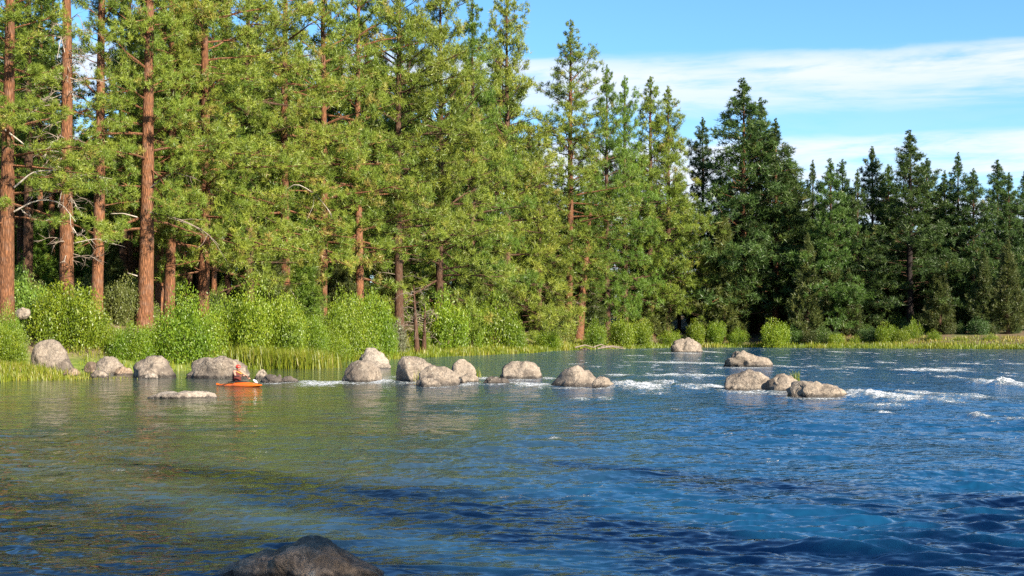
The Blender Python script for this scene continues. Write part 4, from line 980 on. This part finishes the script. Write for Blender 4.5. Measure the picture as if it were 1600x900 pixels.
pg = 800 + F_PX * P[:, 0] / P[:, 1]; ok = ~((pg > 40) & (pg < 385) & (gr.random(len(P)) < .72)); P, dist = P[ok], dist[ok]
clump = fbm(np.c_[P * .45, np.zeros(len(P))], 3, 61)
Yd = P[:, 1]
hg = (0.27 + .16 * clump + .12 * gr.normal(size=len(P))) * (1.0 + .0022 * Yd) * (1 - .35 * sstep(dist, 2, 7)); hg = np.clip(hg, .12, 1.3)
wd_ = .02 + .00042 * Yd
tn = np.clip(.55 + .28 * clump + .12 * gr.normal(size=len(P)) + .25 * sstep(dist, 4, 8), 0, 1)
V, T, Q, A = grass_blades(P, hg, wd_, tn, gr)
gm = mesh_np('grass', V, T, Q, [NEEDLE['grass']], attrs={'tint': A})
tag(link('grass', gm), 'bright green grass along the far shoreline', 'grass', kind='stuff')
# taller reedy grass below the widest bush and the grassy tongue at the left
def patch(name, pts, n, h0, tint0, label, wl=1.0):
    pts = np.array(pts); i = gr.integers(len(pts), size=n)
    P = pts[i, :2] + gr.normal(size=(n, 2)) * pts[i, 2:4]
    hh = np.clip(h0 * pts[i, 4] * (1 + .2 * gr.normal(size=n)), .1, 2.5)
    V, T, Q, A = grass_blades(P, hh, (.018 + .00035 * P[:, 1]) * wl, np.clip(tint0 + .17 * gr.normal(size=n), 0, 1), gr, .45)
    tag(link(name, mesh_np(name, V, T, Q, [NEEDLE['grass']], attrs={'tint': A})), label, 'grass', kind='stuff')
patch('reeds', [(X(px, Y), Y, .9, .5, s) for px, Y, s in ((392, 78.5, 1.0), (410, 78.2, 1.0), (428, 78, 1.05), (446, 78, 1.1), (462, 79, 1.1), (476, 80, 1.1), (485, 81.5, 1.0))], 4600, .95, .6, 'tall reedy grass at the water right of the loaf boulder')
patch('grass', [(X(px, Y), Y, 1.2, .8, s) for px, Y, s in ((-20, 60, 1), (10, 60, 1), (35, 60.5, .8), (60, 61, .6), (85, 61.5, .45), (105, 62, .3), (5, 64, 1.6), (35, 65, 1.4), (-25, 64, 1.6), (60, 66, .8))], 7500, .32, .7, 'yellow green grass on the low tongue of bank at the left')
patch('grass', [(X(px, YW(py) + dy), YW(py) + dy, .10, .08, s) for px, py, dy, s in ((746, 593, 1.2, 1.0), (742, 593, 1.0, 1.0), (655, 598, 0.3, .9), (660, 599, .2, 1))], 110, .5, .75, 'thin grass tufts growing between the midstream boulders', .6)
patch('weeds', [(X(px, 56), 57.0, .10, .10, s) for px, s in ((1250, 1.0), (1253, 1.0), (1246, .8))], 50, .56, .5, 'small green weeds growing on the right hand boulder cluster', .8)

# driftwood at the shore
G = Geo()
rgw = np.random.default_rng(9)
DRIFT = ['grey driftwood log lying lowest at the waterline', 'pale driftwood pole crossing the others on the shore', 'driftwood log at the left end of the small heap', 'thin driftwood stick at the right end of the small heap', 'driftwood log at the back of the small heap']
for k in range(5):
    Yk = YW(547.5) + rgw.uniform(-.5, 3); x0 = X(rgw.uniform(880, 945), Yk); L = rgw.uniform(1.2, 3.4)
    a = rgw.normal(0, .35); zz = .12 + rgw.random() * .3
    Vt, Qt = tube(np.array([[x0, Yk, zz], [x0 + L * .5, Yk + a, zz + .12 + .2 * rgw.random()], [x0 + L, Yk + a * 1.6, zz - .05]]), np.array([.10, .08, .05]), 5)
    o = Geo(); o.add(Vt, None, Qt)
    tag(link('driftwood', o.mesh('driftwood', TWIG)), DRIFT[k], 'log', 'driftwood on the shore')

# ------------------------------------------------------------------ kayak and kayaker
def simple(name, col, rough=.5, spec=.5):
    m, t, out = material(name)
    tco = t.new('ShaderNodeTexCoord').outputs['Object']
    nz = t.noise(tco, 9.0, 4, .6)
    principled(t, out, t.mix(t.math('MULTIPLY', t.smooth(nz, .4, .7), .25), col, tuple(c_ * .6 for c_ in col)), rough, spec)
    return m
M_ORANGE = simple('orange_plastic', (.72, .13, .010), .35); M_BLACK = simple('black_neoprene', (.018, .018, .02), .7, .2)
M_SKIN = simple('skin', (.40, .21, .14), .55, .3); M_RED = simple('red_helmet', (.62, .05, .03), .35); M_VEST = simple('dark_vest', (.10, .022, .018), .8, .2)
M_WHITE = simple('white_blade', (.75, .75, .74), .4); M_YELLOW = simple('yellow_blade', (.50, .30, .04), .4)
KY = YW(603.5); KX = X(376, KY); KROT = math.radians(-40)
kayak = empty('kayak', (KX - .08, KY, 0), KROT, (1.2, 1.08, .95)); tag(kayak, 'short orange kayak with one paddler afloat in front of the loaf boulder', 'kayak')
G = Geo(); N, K = 30, 18; ringV = []
for i, xx in enumerate(np.linspace(-1.22, 1.22, N)):
    u_ = xx / 1.22
    wdt = .325 * max(0, 1 - abs(u_) ** 2.3) ** .62 + .012
    dk = .15 + (.04 if u_ > 0 else .0) * (1 - abs(u_)) - .10 * abs(u_) ** 2.4 + (.05 * max(0, u_) if u_ > 0 else -.05 * abs(u_)); bt = -.12 + .20 * abs(u_) ** 2.6
    if dk < bt + .03: dk = bt + .03
    for j in range(K):
        a = 2 * math.pi * j / K; cy, cz_ = math.cos(a), math.sin(a)
        yv = wdt * math.copysign(abs(cy) ** .8, cy); zv = (dk + bt) / 2 + (dk - bt) / 2 * math.copysign(abs(cz_) ** .85, cz_)
        ringV.append((xx, yv, zv))
i = np.arange(N - 1)[:, None] * K; j = np.arange(K)[None]; j2 = (j + 1) % K
Q = np.stack([i + j, i + K + j, i + K + j2, i + j2], -1).reshape(-1, 4)
nv = len(ringV); ringV += [(-1.23, 0, .08), (1.23, 0, .12)]
T = [(nv, jj, (jj + 1) % K) for jj in range(K)] + [(nv + 1, (N - 1) * K + (jj + 1) % K, (N - 1) * K + jj) for jj in range(K)]
G.add(ringV, T, Q); link('hull', G.mesh('hull', M_ORANGE), kayak)
G = Geo(); th = np.linspace(0, 2 * math.pi, 25)
Vt, Qt = tube(np.c_[-.08 + .42 * np.cos(th), .235 * np.sin(th), .185 + .02 * np.cos(th)], np.full(25, .022), 6); G.add(Vt, None, Qt); link('cockpit_rim', G.mesh('cockpit_rim', M_BLACK), kayak)
G = Geo(); rv = [(-.12, 0, .28)] + [(-.08 + .41 * math.cos(a), .225 * math.sin(a), .19 + .02 * math.cos(a)) for a in th[:-1]]
G.add(rv, [(0, 1 + k, 1 + (k + 1) % 24) for k in range(24)]); link('spray_deck', G.mesh('spray_deck', M_BLACK), kayak)
G = Geo(); Vt, Qt = tube(np.array([[1.05, 0, .14], [1.10, 0, .185], [1.16, 0, .14]]), np.full(3, .013), 5); G.add(Vt, None, Qt); link('grab_loop', G.mesh('grab_loop', M_BLACK), kayak)

# person, seated: local +X forward
joints = {  # name: (pos, radius)
    'pelvis': ((-.20, 0, .20), .17), 'belly': ((-.19, 0, .34), .155), 'chest': ((-.16, 0, .54), .165), 'neck0': ((-.13, 0, .68), .075), 'neck': ((-.11, 0, .715), .06),
    'head': ((-.08, 0, .79), .09), 'crown': ((-.085, 0, .89), .078), 'nose': ((.022, 0, .79), .018), 'chin': ((-.015, 0, .725), .042),
    'rs': ((-.14, -.19, .64), .068), 're': ((.10, -.28, .44), .048), 'rw': ((.37, -.11, .475), .034), 'rp': ((.42, -.10, .485), .036),
    'ls': ((-.14, .19, .64), .068), 'le': ((.13, .33, .43), .048), 'lw': ((.34, .25, .335), .034), 'lp': ((.385, .255, .34), .036)}
edges = [('pelvis', 'belly'), ('belly', 'chest'), ('chest', 'neck0'), ('neck0', 'neck'), ('neck', 'head'), ('head', 'crown'), ('head', 'nose'), ('head', 'chin'),
         ('chest', 'rs'), ('rs', 're'), ('re', 'rw'), ('rw', 'rp'), ('chest', 'ls'), ('ls', 'le'), ('le', 'lw'), ('lw', 'lp')]
for sgn, w_ in ((-1, 'rp'), (1, 'lp')):                     # four fingers and a thumb closing round the shaft
    px_, py_, pz_ = joints[w_][0]
    for f in range(4):
        dy = (f - 1.5) * .021
        joints[f'{w_}f{f}a'] = ((px_ + .035, py_ + dy, pz_ + .02), .0115); joints[f'{w_}f{f}b'] = ((px_ + .06 - .004 * abs(f - 1), py_ + dy, pz_ - .005), .0105); joints[f'{w_}f{f}c'] = ((px_ + .045, py_ + dy, pz_ - .032), .009)
        edges += [(w_, f'{w_}f{f}a'), (f'{w_}f{f}a', f'{w_}f{f}b'), (f'{w_}f{f}b', f'{w_}f{f}c')]
    joints[f'{w_}t'] = ((px_ + .012, py_ - sgn * .045, pz_ - .012), .012); joints[f'{w_}t2'] = ((px_ + .04, py_ - sgn * .05, pz_ - .03), .010)
    edges += [(w_, f'{w_}t'), (f'{w_}t', f'{w_}t2')]
names = list(joints)
pm = bpy.data.meshes.new('body'); pm.from_pydata([joints[k_][0] for k_ in names], [(names.index(a), names.index(b_)) for a, b_ in edges], [])
pm.materials.append(M_SKIN)
person = empty('person', (KX - .06, KY, 0.02), KROT, (.9, .9, .9)); tag(person, 'paddler in a red helmet and dark vest sitting in the orange kayak', 'person')
body = link('body', pm, person)
sk = body.modifiers.new('skin', 'SKIN'); sk.use_smooth_shade = True
for k_, sv in zip(names, pm.skin_vertices[0].data): r_ = joints[k_][1]; sv.radius = (r_, r_)
pm.skin_vertices[0].data[0].use_root = True
ss_ = body.modifiers.new('sub', 'SUBSURF'); ss_.levels = 1; ss_.render_levels = 2
# vest: a shell round the torso
G = Geo(); prof_v = [(.24, .185, .225), (.30, .19, .22), (.40, .18, .205), (.50, .185, .215), (.58, .18, .215), (.645, .145, .175), (.665, .10, .12)]
vv = []
for (z_, a_, b_) in prof_v:
    for j_ in range(20):
        an = 2 * math.pi * j_ / 20; vv.append((-.185 + .06 * (z_ - .3) + a_ * math.cos(an) * (1.05 if math.cos(an) > 0 else .92), b_ * math.sin(an), z_))
i = np.arange(len(prof_v) - 1)[:, None] * 20; j = np.arange(20)[None]; j2 = (j + 1) % 20
G.add(vv, None, np.stack([i + j, i + j2, i + 20 + j2, i + 20 + j], -1).reshape(-1, 4)); link('life_vest', G.mesh('life_vest', M_VEST), person)
# helmet: dome cut above the brow with a short peak
bm = bmesh.new(); bmesh.ops.create_uvsphere(bm, u_segments=20, v_segments=14, radius=1)
for v in bm.verts:
    v.co = Vector((v.co.x * .128, v.co.y * .108, max(v.co.z, -.28 if v.co.x < .3 else .05) * .125))
    v.co += Vector((-.085, 0, .845))
me = bpy.data.meshes.new('helmet'); bm.to_mesh(me); bm.free(); me.materials.append(M_RED)
for p_ in me.polygons: p_.use_smooth = True
hel = link('helmet', me, person)
G = Geo(); rv = []
for k in range(9):
    a = -1.0 + 2.0 * k / 8; rv += [(-.085 + .122 * math.cos(a), .104 * math.sin(a), .855), (-.085 + .175 * math.cos(a), .118 * math.sin(a), .838), (-.085 + .122 * math.cos(a), .104 * math.sin(a), .845)]
Qh = [(3 * k, 3 * k + 1, 3 * k + 4, 3 * k + 3) for k in range(8)] + [(3 * k + 1, 3 * k + 2, 3 * k + 5, 3 * k + 4) for k in range(8)]
G.add(rv, None, Qh); link('helmet_peak', G.mesh('helmet_peak', M_RED), hel)
G = Geo()
for sgn in (-1, 1):
    Vt, Qt = tube(np.array([[-.07, sgn * .105, .82], [-.05, sgn * .092, .76], [-.02, sgn * .03, .695]]), np.full(3, .009), 4); G.add(Vt, None, Qt)
link('chin_strap', G.mesh('chin_strap', M_BLACK), person)
# eyes, small
for sgn in (-1, 1):
    
    bm = bmesh.new(); bmesh.ops.create_icosphere(bm, subdivisions=2, radius=.012, matrix=Matrix.Translation((.0, sgn * .034, .805)))
    me = bpy.data.meshes.new('eye'); bm.to_mesh(me); bm.free(); me.materials.append(M_BLACK); link('eye', me, person)
# paddle, held across
paddle = empty('paddle', (KX - .06, KY, 0.02), KROT, (.9, .9, .9)); tag(paddle, 'paddle held by the kayaker with a white and a yellow blade', 'paddle')
A_ = np.array([.47, -.20, .56]); B_ = np.array([.36, .50, .27]); mid_ = (A_ + B_) / 2; dirp = unit((A_ - B_)[None])[0]
G = Geo(); Vt, Qt = tube(np.array([A_, mid_, B_]), np.full(3, .015), 8); G.add(Vt, None, Qt); link('shaft', G.mesh('shaft', M_BLACK), paddle)
for end, sg, mt in ((A_, 1, M_YELLOW), (B_, -1, M_WHITE)):
    side = unit(np.cross(dirp, np.array([0.9, 0.1, 0.3]))[None])[0]; side = unit((np.array([-.64, .77, 0]) - dirp * (np.array([-.64, .77, 0]) @ dirp))[None])[0] if sg == 1 else side; nb_ = unit(np.cross(dirp, side)[None])[0]
    G = Geo(); vv = []
    prof_b = [(0, .015, .014), (.06, .05, .010), (.16, .08, .007), (.26, .08, .006), (.33, .06, .005), (.36, .03, .004)]
    for s_, hw_, tk in prof_b:
        c_ = end + dirp * sg * s_ + nb_ * .03 * (s_ / .43) ** 2
        vv += [c_ - side * hw_, c_ + nb_ * tk, c_ + side * hw_, c_ - nb_ * tk]
    Qb = []
    for k in range(len(prof_b) - 1):
        for j_ in range(4): Qb.append((4 * k + j_, 4 * k + (j_ + 1) % 4, 4 * k + 4 + (j_ + 1) % 4, 4 * k + 4 + j_))
    Qb.append(tuple(4 * (len(prof_b) - 1) + j_ for j_ in range(4)))
    G.add(vv, None, Qb); link('blade', G.mesh('blade', mt), paddle)
